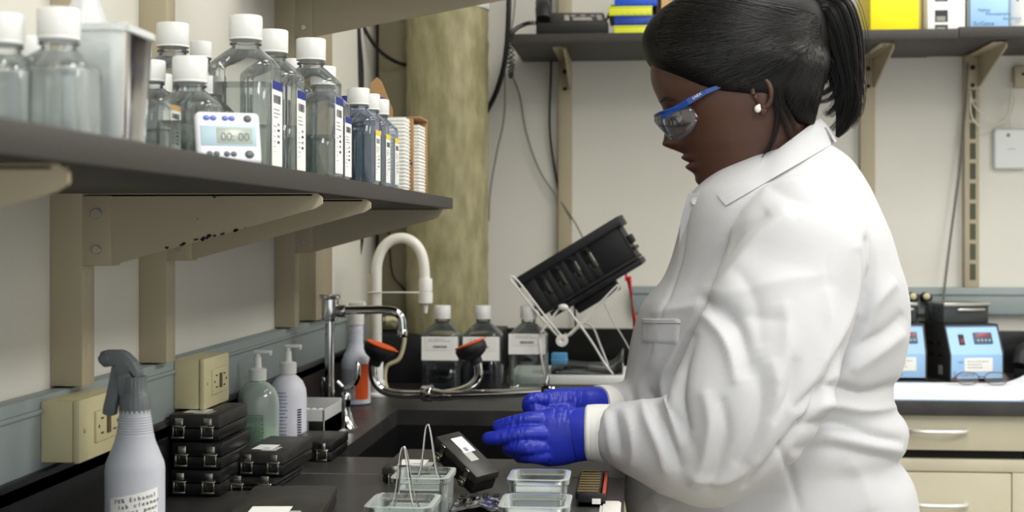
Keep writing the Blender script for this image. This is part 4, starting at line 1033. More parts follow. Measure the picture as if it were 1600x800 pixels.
cable('long thin grey wire from the back shelf down to the wire stand', [(800, 118, 3.63), (812, 150, 3.63), (823, 210, 3.63), (845, 270, 3.63), (880, 320, 3.62), (905, 360, 3.6), (930, 420, 3.5), (940, 455, 3.35)], .0019, CG)
cable('straight black cable running down the wall beside the left bracket', [(861, -20, 3.635), (861, 100, 3.635), (859, 200, 3.635), (868, 270, 3.635), (878, 320, 3.63), (892, 400, 3.63), (900, 520, 3.63)], .0028, CB)
t = thing('cable', 'coiled black telephone cord hanging off the left end of the back shelf', 'cable', AY(797, 120, 3.27))
path = [Vector(AY(a, c, y)) for a, c, y in ((846, 36, 3.40), (828, 36, 3.36), (815, 40, 3.34), (803, 48, 3.29), (797, 62, 3.27), (796, 90, 3.27), (797, 115, 3.27), (799, 118, 3.28), (801, 100, 3.28), (799, 70, 3.28))]
pts = spline(path, 30); hel = []
for i, p in enumerate(pts):
    d = (pts[min(i+1, len(pts)-1)]-pts[max(i-1, 0)]).normalized(); a, c = frame_from(d); ph = i*.9; hel.append(p+(a*math.cos(ph)+c*math.sin(ph))*.0042)
b = B(); b.tube(hel, .0016, 6); b.build('cord', CB, t)
cable('grey cable from the back shelf to the raceway left of the slotted channel', [(1512, 98, 3.6), (1508, 170, 3.62), (1500, 260, 3.62), (1488, 350, 3.62), (1478, 430, 3.61), (1474, 468, 3.60)], .0028, CG)
cable('white looped cable above the white wall unit', [(1516, 140, 3.6), (1522, 165, 3.6), (1545, 185, 3.61), (1568, 188, 3.62), (1582, 170, 3.62), (1585, 150, 3.62), (1570, 155, 3.62), (1560, 170, 3.62), (1576, 180, 3.62), (1580, 200, 3.62)], .0018, CI)
cable('lower white cable loop under the slotted bracket', [(1516, 150, 3.6), (1518, 180, 3.6), (1530, 196, 3.6), (1555, 196, 3.61), (1575, 180, 3.61), (1581, 130, 3.62)], .0019, CI)
# wall unit + thermostat
pa, pb = AY(1553, 201, 3.63), AY(1606, 264, 3.63)
t = thing('wall_unit', 'white wireless unit with rounded corners mounted on the back wall', 'wall unit', ((pa.x+pb.x)/2, YB-.012, pb.z))
b = B(); b.box(pa.x, pb.x, YB-.022, YB, pb.z, pa.z, .008, seg=4); b.build('housing', mat('router_white', '#dfe3e2', .4), t)
b = B(); c = AY(1580, 210, 3.6); b.cyl((c.x, YB-.0225, c.z), (c.x, YB-.0205, c.z), .005, seg=20); b.text('wireless', AY(1574, 234, 3.627), (1, 0, 0), (0, 0, 1), .006); b.build('mark', GREYINK, t)
pa, pb = AY(1584, 104, 3.63), AY(1610, 137, 3.63)
t = thing('thermostat', 'small beige wall box at the right edge above the white unit', 'wall box', ((pa.x+pb.x)/2, YB-.01, pb.z))
b = B(); b.box(pa.x, pb.x, YB-.03, YB, pb.z, pa.z, .003); b.build('box', BEIGE, t); b = B(); b.cyl((pa.x+.02, YB-.031, pa.z-.02), (pa.x+.02, YB-.03, pa.z-.02), .004); b.build('screw', CHIP, t)
# plug pair in raceway
for px, lb in ((1426, 'left black plug with a pale knob on the back raceway by the coat'), (1447, 'right black plug with a pale knob on the back raceway')):
    p = AY(px, 465, 3.6); t = thing('power_plug', lb, 'plug', (p.x, YB-.04, p.z), 0, 'plugs on the back raceway')
    b = B(); b.cyl((p.x, YB-.03, p.z), (p.x, YB-.075, p.z), .013, .011, seg=16); b.build('plug_body', BLACKM, t)
    b = B(); b.sphere((p.x-.004, YB-.078, p.z+.004), .009, 1, .6, 1, 12); b.build('knob', CREAM, t)
    b = B(); q = p; P = [Vector((p.x, YB-.07, p.z)), Vector((p.x+.003, YB-.085, p.z-.02)), AY(px+4, 510, 3.56), AY(px-3, 560, 3.56)]; b.tube(P, .004, 8, sub=6); b.build('cord', CB, t)
# ================================================================== telephones
def phone(label, base, rz):
    t = thing('desk_telephone', label, 'telephone', base, rz)
    M = Matrix.Translation((0, 0, .012)) @ Matrix.Rotation(math.radians(16), 4, 'X')
    b = B(); b.box(-.085, .085, -.09, .10, .004, .034, .005); b.box(-.083, .083, -.09, .095, -.0, .044, .006, M=M); b.build('body', BLACKM, t, world=False)
    b = B()
    for (x0, x1, y0, y1) in ((-.018, -.006, -.05, .04), (.002, .048, -.05, -.005), (.06, .072, -.05, .04), (-.002, .010, .02, .04), (.022, .034, .02, .04), (.046, .056, .02, .04)): b.box(x0, x1, y0, y1, .0435, .0455, .0006, M=M)
    b.build('key_pads', mat('key_grey', '#a7a3a2', .5), t, world=False)
    b = B(); b.tube([(-.06, -.085, .055), (-.06, -.06, .078), (-.06, 0, .084), (-.06, .06, .078), (-.06, .09, .056)], [.017, .019, .013, .019, .017], 16, sub=6)
    b.v = [Vector((v.x*1.0-.0, v.y, v.z)) for v in b.v]; b.v = [M @ Vector((v.x-.008, v.y, v.z-.006)) for v in b.v]; b.build('handset', BLACKM, t, world=False)
    b = B(); b.box(-.088, -.07, .02, .06, 0, .012, .001); b.box(.075, .1, -.02, .02, 0, .008, .001); b.build('feet', WHITE, t, world=False)
    return t
phone('black desk telephone lying on the back shelf left of the blue racks', (AY(893, 40, 3.42).x, 3.42, zr1), math.radians(4))
ph = phone('black desk telephone on the back counter at the right edge', (AY(1606, 580, 3.45).x+.085, 3.45, ZC), math.radians(-38))
# ================================================================== back shelf goods
t = thing('tube_rack', 'blue and yellow tube racks', 'rack', (0, 0, 0)); bpy.data.objects.remove(t)
BLUR = mat('rack_blue', '#1550c8', .4); YLR = mat('rack_yellow', '#d8de32', .45)
def rack(label, px0, px1, py0, py1, m, yy=3.33, d=.17, z0=None):
    a = AY(px0, py0, yy); c = AY(px1, py1, yy); z1 = a.z; z0 = c.z if z0 is None else z0
    b = B(); w_ = c.x-a.x
    b.box(a.x, c.x, yy, yy+d, z0, z1-.003, .002)
    b.box(a.x-.001, c.x+.001, yy-.001, yy+d+.001, z1-.004, z1, .0012)
    for k in range(7):
        x = a.x+w_*(k+.5)/7
        b.box(x-.004, x+.004, yy-.0012, yy+.001, z0+.003, z0+.006, .0005)
    return b.top('tube_rack', m, label, 'rack', 'stacked coloured racks')
rack('lower yellow tube rack resting on the back shelf', 959, 1024, 40, 52, YLR, z0=zr1)
rack('dark blue tube rack between the two yellow racks', 959, 1024, 25, 39.7, mat('rack_navy', '#143b9c', .4), z0=AY(959, 40, 3.33).z+.0004)
rack('bright yellow tube rack jutting out left, third from the shelf', 951, 1019, 10, 24.5, YLR, z0=AY(959, 25, 3.33).z+.0004)
rack('blue tube rack at the top of the coloured stack', 960, 1027, -8, 9.5, BLUR, z0=AY(959, 10, 3.33).z+.0004)
b = B(); p = AY(942, 43, 3.4); b.tube([AY(941, 45, 3.36), AY(951, 25, 3.36), AY(958, 8, 3.36)], .004, 8); b.box(AY(936, 40, 3.34).x, AY(950, 40, 3.34).x, 3.33, 3.36, zr1, zr1+.004, .001, 1); b.top('antenna_stub', [CB, WHITE], 'thin black rod with white foot between the telephone and the coloured racks', 'rod')
t = thing('cardboard_box', 'tan cardboard box with a yellow sticker partly hidden by the hair', 'box', (AY(1065, 40, 3.36).x, 3.45, zr1))
b = B(); b.box(AY(1033, 40, 3.34).x, AY(1095, 40, 3.34).x, 3.34, 3.55, zr1, zr1+.16, .001); b.build('carton', mat('tan_card', '#d9b27c', .7, noise_amt=.06), t)
b = B(); o = AY(1052, 26, 3.3395); b.slab(o, (1, 0, 0), (0, 0, 1), 0, .03, 0, .017, .0004); b.build('sticker', mat('sticker_yellow', '#f3dd3a', .5), t)
b = B(); b.text('Nursing 4', AY(1045, 1, 3.339), (1, 0, 0), (0, 0, 1), .017); b.lines(AY(1045, 8, 3.339), (1, 0, 0), (0, 0, 1), .07, 2, .006, .0018); b.build('print', mat('brown_print', '#7c5a38', .7), t)
b = B(); b.box(AY(1025, 40, 3.36).x, AY(1031.5, 40, 3.36).x, 3.35, 3.5, zr1, zr1+.15, .001); b.top('binder', mat('dark_brown_card', '#3c2413', .6), 'thin dark brown folder standing between the racks and the cardboard box', 'folder')
Yb = 3.32; zz0 = zr1+.0
def fbox(name, label, cat, px0, px1, m, h, yy=Yb, d=.2, z0=None, rz=0):
    z0 = zr1 if z0 is None else z0; x0 = AY(px0, 30, yy).x; x1 = AY(px1, 30, yy).x
    t = thing(name, label, cat, ((x0+x1)/2, yy+d/2, z0)); b = B(); b.box(x0, x1, yy, yy+d, z0, z0+h, .0015); b.build('carton', m, t); return t, x0, x1, z0
YB_ = mat('bright_yellow_card', '#fce70a', .5)
t, x0, x1, z0 = fbox('carton', 'bright yellow box on the back shelf', 'box', 1360, 1436, YB_, .11)
b = B(); b.prism([(x1, 3.32), (x1+.014, 3.36), (x1+.014, 3.52), (x1, 3.52)], z0, z0+.109, 'z'); b.build('side_flap', mat('pale_yellow_card', '#f2e89a', .6), t)
t, x0, x1, z0 = fbox('carton', 'white box with black photo panels next to the bright yellow box', 'box', 1449, 1508, mat('white_card', '#f1eff2', .5), .12, yy=3.31)
b = B()
for (pa, pb) in ((16, 34), (39, 47), (-2, 2)):
    a = AY(1461, pa, 3.3095); c = AY(1481, pb, 3.3095); b.slab((a.x, 3.3095, c.z), (1, 0, 0), (0, 0, 1), 0, c.x-a.x, 0, a.z-c.z, .0004, 0); b.slab((a.x+.003, 3.3088, c.z+.002), (1, 0, 0), (.0, 0, 1), 0, (c.x-a.x)*.7, 0, (a.z-c.z)*.4, .0003, 1)
b.build('photo_panel', [mat('photo_black', '#2b2b2b', .4), mat('photo_grey', '#8e9288', .5)], t)
b = B(); x = AY(1510.5, 30, 3.33).x; b.box(x-.002, x+.006, 3.335, 3.5, zr1+.004, zr1+.12, .001); b.top('binder', BLACKM, 'black folder edge between the white and light blue boxes', 'folder')
LB = mat('incubator_blue', '#9cc4ec', .4)
zq = zr1+.004
t, x0, x1, z0 = fbox('shaker_unit', 'light blue instrument with printed name on the back shelf at the right', 'instrument', 1516, 1576, LB, .075, yy=3.31, z0=zq)
b = B(); b.box(x0-.006, x0+.0, 3.315, 3.5, zq, zq+.12, .001); b.build('side_panel', mat('grey_green_panel', '#8b9388', .5), t)
b = B(); b.prism([(3.31, zq+.075), (3.33, zq+.12), (3.51, zq+.12), (3.51, zq+.075)], x0, x1, 'x'); b.build('slope_panel', LB, t)
b = B(); o = 3.3095
for st, px, py, s in (('Hybex', 1528, 18, .0105), ('Microsample', 1540, 24, .0105), ('Incubator', 1567, 31, .0105), ('SciGene', 1521, 40, .014)): b.text(st, AY(px, py, o), (1, 0, 0), (0, 0, 1), s)
# the last word runs behind the white bottle
b.v = [v for v in b.v]; b.build('printed_name', mat('blue_print', '#3a6292', .5), t)
p = AY(1592, 30, 3.35); t = thing('wipes_tub', 'white printed tub at the right end of the back shelf', 'tub', (p.x+.02, 3.35, zq))
b = B(); b.lathe([(.044, 0), (.046, .003), (.046, .006), (.045, .008), (.045, .11), (.04, .12)], seg=40); b.build('tub', WHITE, t, world=False)
b = B(); wrap(b, .0455, -PI/2-.9, -PI/2+.5, .014, .1, 0); wrap(b, .0459, -PI/2-.8, -PI/2-.7, .06, .09, 1)
for k in range(9): wrap(b, .0459, -PI/2-.2, -PI/2+.3, .02+k*.008, .023+k*.008, 2, 4)
b.build('label', [PAPER, mat('plum_print', '#7a5a78', .5), GREYINK], t, world=False)
# ================================================================== incubators on the counter
def incubator(label, px, yf, w_, rz, text=True):
    p = AY(px, 585, yf); t = thing('incubator', label, 'incubator', (p.x, yf, ZC), rz, 'benchtop incubators')
    d = .17; h = .128; sz = .062
    # side profile (y,z): vertical front then sloped panel then lid shelf
    DK = mat('incubator_black', '#2e2d2b', .5)
    b = B(); b.prism([(0, .006), (0, sz), (.030, h), (d, h), (d, .006)], .003, w_-.003, 'x'); b.build('housing', LB, t, world=False)
    b = B()
    for x in (0, w_-.0035): b.prism([(-.001, .0), (-.001, sz+.001), (.029, h+.003), (d, h+.003), (d, 0)], x, x+.0035, 'x')
    b.box(.003, w_-.003, .025, d, h, h+.004); b.build('side_panel', DK, t, world=False)
    b = B()
    for r in range(2):
        for c in range(2): b.box(-.0008, .0004, .035+c*.045, .063+c*.045, .055+r*.027, .062+r*.027, .0004)
    b.build('vent_slot', BLACKM, t, world=False)
    b = B(); b.slab((-.0006, .058, .012), (0, -1, 0), (0, 0, 1), 0, .022, 0, .022, .0004); b.build('rating_plate', GREYINK, t, world=False)
    sl = Vector((0, .030, h-sz)).normalized(); o0 = Vector((0, 0, sz)); nn = Vector((1, 0, 0)).cross(sl)
    R = Matrix(((1, sl.x, nn.x, 0), (0, sl.y, nn.y, 0), (0, sl.z, nn.z, sz), (0, 0, 0, 1)))
    b = B(); b.box(w_*.22, w_*.32, .024, .05, -.001, .002, .0006, M=R); b.box(w_*.24, w_*.30, .027, .038, .0015, .003, .0004, 1, M=R); b.build('rocker_switch', [BLACKM, mat('dark_red', '#7c2326', .4)], t, world=False)
    b = B(); b.box(w_*.5, w_*.84, .026, .054, -.001, .003, .001, M=R); dsp = b.build('control_panel', mat('panel_slate', '#3e5064', .4), t, world=False)
    b = B(); b.box(w_*.53, w_*.8, .042, .051, .0025, .0036, .0004, M=R); b.build('red_display', mat('display_red', '#8c3b45', .3), dsp, world=False)
    b = B()
    for k in range(4): b.sphere((0, 0, 0), .0028, 1, 1, .5, 10, M=R @ Matrix.Translation((w_*(.57+.07*k), .034, .003)))
    b.build('button', mat('button_pale', '#a8b8c4', .4), dsp, world=False)
    b = B(); b.slab((w_*.27, -.0004, .022), (1, 0, 0), (0, 0, 1), 0, w_*.52, 0, .032, .0004, 0); b.lines((w_*.32, -.0012, .045), (1, 0, 0), (0, 0, 1), w_*.4, 3, .007, .0016, 1, 2); b.build('label', [PAPER, GREYINK], t, world=False)
    b = B(); b.text('SciGene', (w_*.06, -.0003, .011), (1, 0, 0), (0, 0, 1), .0165); b.text('Hyb', (w_*.15, -.0003, .042), (1, 0, 0), (0, 0, 1), .008); b.build('printed_name', mat('blue_print', '#3a6292', .5), t, world=False)
    LID = mat('smoked_lid', '#4b4f50', .15, trans=.35, ior=1.3)
    b = B(); b.box(.006, w_-.014, .045, .15, h+.004, h+.052, .004); l = b.build('smoked_cover', LID, t, world=False)
    b = B(); b.box(w_*.3, w_*.82, .040, .046, h+.034, h+.040, .002); b.box(.006, w_-.012, .041, .046, h+.046, h+.053, .001); b.build('cover_handle', STEEL, l, world=False)
    return t
incubator('light blue benchtop incubator with smoked cover beside the reading glasses', 1484, 3.40, .135, math.radians(14))
incubator('light blue benchtop incubator half hidden behind the lab coat', 1369, 3.42, .118, math.radians(2))
# absorbent pad
t = thing('bench_pad', 'white and blue absorbent bench pad spread under the glasses with a raised fold', 'pad', (AY(1500, 600, 3.1).x, 3.15, ZC))
b = B(); x0, x1, ya_, yb_ = .30, 1.15, YF+.001, 3.36; nx, ny = 70, 36; vs = []
for j in range(ny+1):
    for i in range(nx+1):
        x = x0+(x1-x0)*i/nx; y = ya_+(yb_-ya_)*j/ny
        px, py = PROJ((x, y, ZC)); z = .0015+.0012*noise.noise(Vector((x*9, y*9, 1)))
        f = math.exp(-((x-.90)/.045)**2)*max(0, min(1, (y-3.14)/.12))*max(0, min(1, (3.42-y)/.08)); z += .030*f
        z += .006*math.exp(-((x-.80)/.02)**2-((y-ya_)/.01)**2)
        vs.append((x, y, ZC+max(z, .0006)))
b.add(vs, [(j*(nx+1)+i, j*(nx+1)+i+1, (j+1)*(nx+1)+i+1, (j+1)*(nx+1)+i) for j in range(ny) for i in range(nx)], True)
o = b.build('pad_sheet', mat('pad_white', '#eef2f8', .8, bump=.1, bump_scale=500), t)
b = B(); b.box(x0, x1, ya_-.0005, ya_+.004, ZC+.0002, ZC+.0030, .0005); b.build('pad_edge', mat('pad_blue_edge', '#9fb6d4', .7), t)
# reading glasses on the pad
t = thing('reading_glasses', 'thin framed reading glasses with brown rims lying on the bench pad', 'glasses', AZ(1534, 602, ZC+.003)); Yg = t.location.y
b = B(); k = (AY(1501, 590, Yg)-AY(1500, 590, Yg)).x; cz = ZC+.004
gx = AY(1534, 600, Yg).x
def gl(cx): 
    pts = []
    for j in range(25):
        a = 2*PI*j/24; c, s = math.cos(a), math.sin(a); rr = 1/((abs(c)**2.6+abs(s)**2.6)**(1/2.6)); pts.append(Vector((cx+c*rr*.0245, Yg+.003*s, cz+.0145+s*rr*.0135)))
    return pts
BR = mat('brown_rim', '#5a3320', .3); LG = thin('lens_glass', '#f8fafa', '#d8dcdc', .06, .03, .1)
for sx in (-1, 1):
    P = gl(gx+sx*.0315); b = B(); b.tube(P, .0011, 8); r_ = b.build('rim', BR, t)
    b = B(); P = P[:-1]; b.loft([[p+Vector((0, -.0004, 0)) for p in P], [p+Vector((0, .0004, 0)) for p in P]], True); b.build('lens', LG, r_)
    b = B(); b.tube([(gx+sx*.056, Yg, cz+.016), (gx+sx*.060, Yg+.004, cz+.014), (gx+sx*.058, Yg+.03, cz+.008), (gx+sx*.02, Yg+.045, cz+.002), (gx-sx*.03, Yg+.048, cz+.0015)], [.0018, .0022, .0016, .0014, .0016], 8, sub=4); b.build('temple', BR if sx < 0 else BLACKM, t)
b = B(); b.tube([(gx-.008, Yg, cz+.016), (gx, Yg-.001, cz+.019), (gx+.008, Yg, cz+.016)], .0012, 8, sub=4); b.build('bridge', BR, t)
# ceiling lamps
for (lx, ly, lw_) in LAMPS:
    t = thing('ceiling_light', 'rectangular fluorescent ceiling light above the aisle, ' + {2.75: 'over the back counter', 1.0: 'toward the right wall', .1: 'nearest the camera', 2.2: 'over the woman'}[ly], 'light', (lx, ly, 2.67), 0, 'ceiling lights')
    b = B(); b.box(-.32, .32, -.62, .62, .05, .08, .003); b.box(-.32, -.29, -.62, .62, .0, .05); b.box(.29, .32, -.62, .62, 0, .05); b.box(-.29, .29, -.62, -.59, 0, .05); b.box(-.29, .29, .59, .62, 0, .05); b.build('housing', WHITE, t, world=False)
    b = B(); b.box(-.285, .285, -.585, .585, .015, .02); b.build('diffuser', mat('lit_diffuser', '#ffffff', .5, emit='#fffaf0', emit_s=3), t, world=False)
# ================================================================== the woman in the lab coat
YP = 2.25
per = thing('person', 'woman in a white lab coat, blue gloves and safety glasses bending over the glass dishes', 'person', (AY(1200, 700, YP).x, YP, 0))
def PX(px, py, Y=YP): return AY(px, py, Y)
def interp(tab, q):
    tab = np.array(tab, float); return [float(np.interp(q, tab[:, 0], tab[:, k])) for k in range(1, tab.shape[1])]
def smooth_tab(tab, q):
    """catmull through table rows keyed on the first column"""
    n = len(tab)
    if q <= tab[0][0]: return list(tab[0][1:])
    if q >= tab[-1][0]: return list(tab[-1][1:])
    for i in range(n-1):
        if tab[i][0] <= q <= tab[i+1][0]: break
    t = (q-tab[i][0])/(tab[i+1][0]-tab[i][0]); out = []
    for k in range(1, len(tab[0])):
        p0 = tab[max(i-1, 0)]; p1 = tab[i]; p2 = tab[i+1]; p3 = tab[min(i+2, n-1)]
        m1 = (p2[k]-p0[k])/max(p2[0]-p0[0], 1e-6)*(p2[0]-p1[0]); m2 = (p3[k]-p1[k])/max(p3[0]-p1[0], 1e-6)*(p2[0]-p1[0])
        out.append((2*t**3-3*t*t+1)*p1[k]+(t**3-2*t*t+t)*m1+(-2*t**3+3*t*t)*p2[k]+(t**3-t*t)*m2)
    return out
# --- head and neck: rows keyed on py : front px, back px, half width, front pointiness
HEAD = [(8, 1140, 1190, .010), (14, 1105, 1225, .030), (30, 1068, 1255, .053), (55, 1040, 1275, .066), (80, 1024, 1284, .073), (105, 1017, 1287, .076), (125, 1017, 1286, .0765), (142, 1022, 1282, .076), (155, 1029, 1279, .075), (170, 1036, 1276, .073),
        (185, 1043, 1272, .070), (205, 1052, 1271, .066), (225, 1060, 1272, .062), (240, 1070, 1274, .059), (258, 1078, 1276, .056), (272, 1085, 1279, .054), (285, 1093, 1282, .054), (294, 1103, 1286, .056), (300, 1120, 1290, .057), (306, 1150, 1293, .058), (325, 1160, 1298, .064), (360, 1160, 1310, .075)]
# facial bumps: (py centre, height sigma, px outwards, half-width in y, sharper top?)
def face_bump(py, y):
    o = 0
    def g(a, s): return math.exp(-((py-a)/s)**2)
    # nose: ramps from bridge (py 178) to the tip (py 222) then cuts back at 233
    if 168 < py < 240:
        f = (py-168)/59 if py < 227 else max(0, 1-(py-227)/13)
        f = f**1.2 if py < 227 else f**.6
        o += 24*f*math.exp(-(y/(.010+.006*max(0, (py-195)/40)))**2)
    o += 9*g(225, 7)*(math.exp(-((abs(y)-.012)/.009)**2))          # nostril wings
    o += 9*g(247, 5.5)*math.exp(-(y/.020)**2)                       # upper lip
    o += 9*g(262, 6)*math.exp(-(y/.018)**2)                       # lower lip
    o -= 4.5*g(254.5, 2.0)*math.exp(-(y/.021)**2)                   # lip line
    o -= 2.5*g(237, 4)*math.exp(-(y/.006)**2)
    o += 5*g(286, 9)*math.exp(-(y/.018)**2)                         # chin
    o += 2.0*g(157, 7)*math.exp(-((abs(y)-.02)/.02)**2)             # brow
    o -= 8*g(181, 10)*math.exp(-((abs(y)-.031)/.013)**2)            # eye socket
    o += 4*g(182, 5)*math.exp(-((abs(y)-.031)/.009)**2)             # closed lids
    return o
NA = 88
rings = []
pys = list(np.arange(8, 312, 2.2))+[318, 330, 345, 360]
for py in pys:
    f, bk, hw = smooth_tab(HEAD, py)
    ring = []
    kpx = (PX(1001, 300)-PX(1000, 300)).x
    cx = f+(bk-f)*.52
    for j in range(NA):
        a = 2*PI*(j)/NA; c, s = math.cos(a), math.sin(a)
        e = 2.25
        r = 1/((abs(c)**e+abs(s)**e)**(1/e)); y = s*r*hw
        if c < 0:   # front half
            e2 = 2.1; fr = abs(c)*r
            x = cx-(cx-f)*fr
            if py > 225: y *= 1-.10*fr*min(1, (py-225)/50)
            x -= face_bump(py, y)*(fr**2)
        else:
            x = cx+(bk-cx)*c*r
        # jaw: chin rows sweep up toward the ear
        q = PX(x, py, YP+0); ring.append(Vector((q.x, YP+y, q.z)))
    rings.append(ring)
# hidden trunk under the coat keeps the body one surface
for (z, cxp, rx, ry) in ((1.20, 1225, .10, .12), (1.0, 1220, .14, .15), (.85, 1215, .15, .16)):
    c = AY(cxp, 400, YP); rings.append([Vector((c.x+rx*math.cos(2*PI*j/NA), YP+ry*math.sin(2*PI*j/NA), z)) for j in range(NA)])
# fix order so the ring start angle matches
for i in range(len(pys)): pass
SKIN = mat('dark_brown_skin', '#4e3225', .42, noise_amt=.12, noise_scale=40, bump=.05, bump_scale=350, sss=.08)
b = B(); b.loft(rings, True); 
# ears
def ear(sgn):
    M = Matrix.Translation(PX(1190, 150, YP+sgn*.0745)) @ Matrix.Rotation(math.radians(-10), 4, 'Y')
    P = []
    for k in range(20):
        a = math.radians(-120+k*300/19); P.append(M @ Vector((.0135*math.cos(a)+.001, sgn*(.004+.004*max(0, math.cos(a))), .024*math.sin(a)*(1 if math.sin(a) > 0 else .9)+.004)))
    b.tube(P, [.0042]*20, 10)
    b.sphere((0, 0, 0), .013, .95, .35, 1.6, 16, M=M @ Matrix.Translation((0, sgn*.001, .002)))
    b.sphere((0, 0, 0), .0075, 1, .6, 1.2, 14, M=M @ Matrix.Translation((-.002, sgn*.003, -.021)))
    b.sphere((0, 0, 0), .004, 1, .8, 1.6, 10, M=M @ Matrix.Translation((-.0095, sgn*.002, .0)))
ear(-1); ear(1)
body = b.build('body', SKIN, per)
for sl in (mat('lip_brown', '#4a2826', .4),): body.data.materials.append(sl)
for f in body.data.polygons:
    c_ = wm(per) @ f.center; qx, qy = PROJ((c_.x, YP, c_.z))
    if 243 < qy < 269 and abs(c_.y-YP) < .021 and qx < 1086: f.material_index = 1
bm = bmesh.new(); bm.from_mesh(body.data); bm.transform(wm(per)); hb = BVHTree.FromBMesh(bm); bm.free()
for sgn in (-1, 1):
    z_ = PX(1050, 184).z; h = hb.ray_cast(Vector((PX(900, 184).x, YP+sgn*.031, z_)), Vector((1, 0, 0)))
    if h[0] is not None:
        c_ = h[0]+Vector((.0088, 0, 0)); b = B(); b.sphere(c_, .0112, seg=24, m=0)
        b.sphere(c_+Vector((-.0066, sgn*.001, -.0058)), .0052, seg=14, m=1); e_ = b.build('eyeball', [mat('eye_white', '#cfc8c0', .2), mat('iris_dark', '#120a07', .15)], per)
        b = B(); n_ = 10; rr = .0122
        for q in range(1): b.loft([[c_+Vector((-rr*math.sin(t_)*math.cos(a), rr*math.sin(t_)*math.sin(a), rr*math.cos(t_)-.0006)) for t_ in [PI*(.05+.52*k/12) for k in range(13)]] for a in [-1.4+2.8*k/n_ for k in range(n_+1)]], False, closed=False)
        b.build('eyelid', SKIN, per)
# brows, earring
for sgn in (-1, 1):
    b = B(); p = PX(1046, 158, YP+sgn*.03)
    b.tube([PX(1032, 160, YP+sgn*.014), PX(1035, 155, YP+sgn*.026), PX(1043, 154, YP+sgn*.040), PX(1056, 158, YP+sgn*.053)], [.001, .0026, .0022, .0008], 8, sub=5); b.build('eyebrow', mat('hair_black', '#0c0a0a', .35), per)
    b = B(); b.tube([PX(1045, 186, YP+sgn*.022), PX(1046, 188, YP+sgn*.032), PX(1054, 187, YP+sgn*.043)], .0012, 6, sub=4); b.build('eyelash', mat('hair_black', '#0c0a0a', .35), per)
b = B(); b.sphere(PX(1184, 170, YP-.0835), .0052, 1, .8, 1.15, 16); b.sphere(PX(1186, 165, YP-.082), .0025, 1, .8, 1, 10); b.build('earring', mat('pearl', '#e9e4dc', .18, coat=.6), per, label='pearl stud earring')
# --- hair cap
HAIRM = mat('black_hair', '#080707', .3, spec=.5); HAIRB = mat('black_hair_base', '#0a0808', .55, spec=.25)
CAP = [(-14, 1110, 1225, .035), (-6, 1070, 1262, .062), (10, 1040, 1283, .079), (30, 1018, 1292, .088), (50, 1006, 1296, .092), (66, 1003, 1297, .093), (82, 1006, 1296, .092), (98, 1013, 1294, .0905), (112, 1030, 1291, .088), (122, 1050, 1288, .086), (134, 1072, 1284, .084), (145, 1096, 1281, .083), (152, 1128, 1280, .081), (157, 1196, 1278, .079), (170, 1212, 1274, .072), (186, 1226, 1271, .064), (200, 1240, 1268, .05)]
rings = []; NB = 72
for py in np.arange(-14, 201, 4):
    f, bk, hw = smooth_tab(CAP, py); ring = []
    for j in range(NB):
        a = 2*PI*j/NB; c, s = math.cos(a), math.sin(a); e = 2.3+3.2*max(0, min(1, (py-80)/35)); r = 1/((abs(c)**e+abs(s)**e)**(1/e))
        mid = (f+bk)/2; q = PX(mid+(bk-f)/2*c*r, py)
        # side rows: below the temples the cap narrows over the face but keeps its width above the ear
        y = YP+s*r*hw
        ring.append(Vector((q.x, y, q.z)))
    rings.append(ring)
b = B(); b.loft(rings, True)
# bun where the tail starts
c = PX(1262, 48); b.sphere(c, .044, 1.0, .9, 1.05, 24)
tail = [(1252, 30, .030, .030), (1278, 14, .030, .032), (1296, 20, .032, .032), (1310, 52, .031, .032), (1319, 90, .027, .030), (1326, 130, .020, .026), (1326, 165, .015, .020), (1318, 195, .009, .012), (1308, 214, .002, .003)]
P = [PX(t_[0], t_[1]) for t_ in tail]; b.tube(P, [t_[2]*.82 for t_ in tail], 18, sub=5)
cap_me = remesh(b, .0035, 4)
hair = put_mesh('hair', cap_me, HAIRB, per)
# strands laid on the cap surface
bm = bmesh.new(); bm.from_mesh(cap_me); M_ = per.matrix_basis
bm.transform(M_); bvh = BVHTree.FromBMesh(bm); bm.free()
rg = random.Random(11)
def on_surface(px, py, side, lift):
    r = ray(px, py); x = (CAMP+r*(YP/r.y)).x; z = (CAMP+r*(YP/r.y)).z
    o = Vector((x, YP+side*.4, z)); h = bvh.ray_cast(o, Vector((0, -side, 0)))
    if h[0] is None or (h[0].y-YP)*side < 0: 
        h2 = bvh.find_nearest(Vector((x, YP, z)))
        return h2[0]+h2[1]*lift if h2[0] is not None else Vector((x, YP, z))
    return h[0]+h[1]*lift
curves = []
def strand(P, r0=.0006, r1=.0003): curves.append((P, r0, r1))
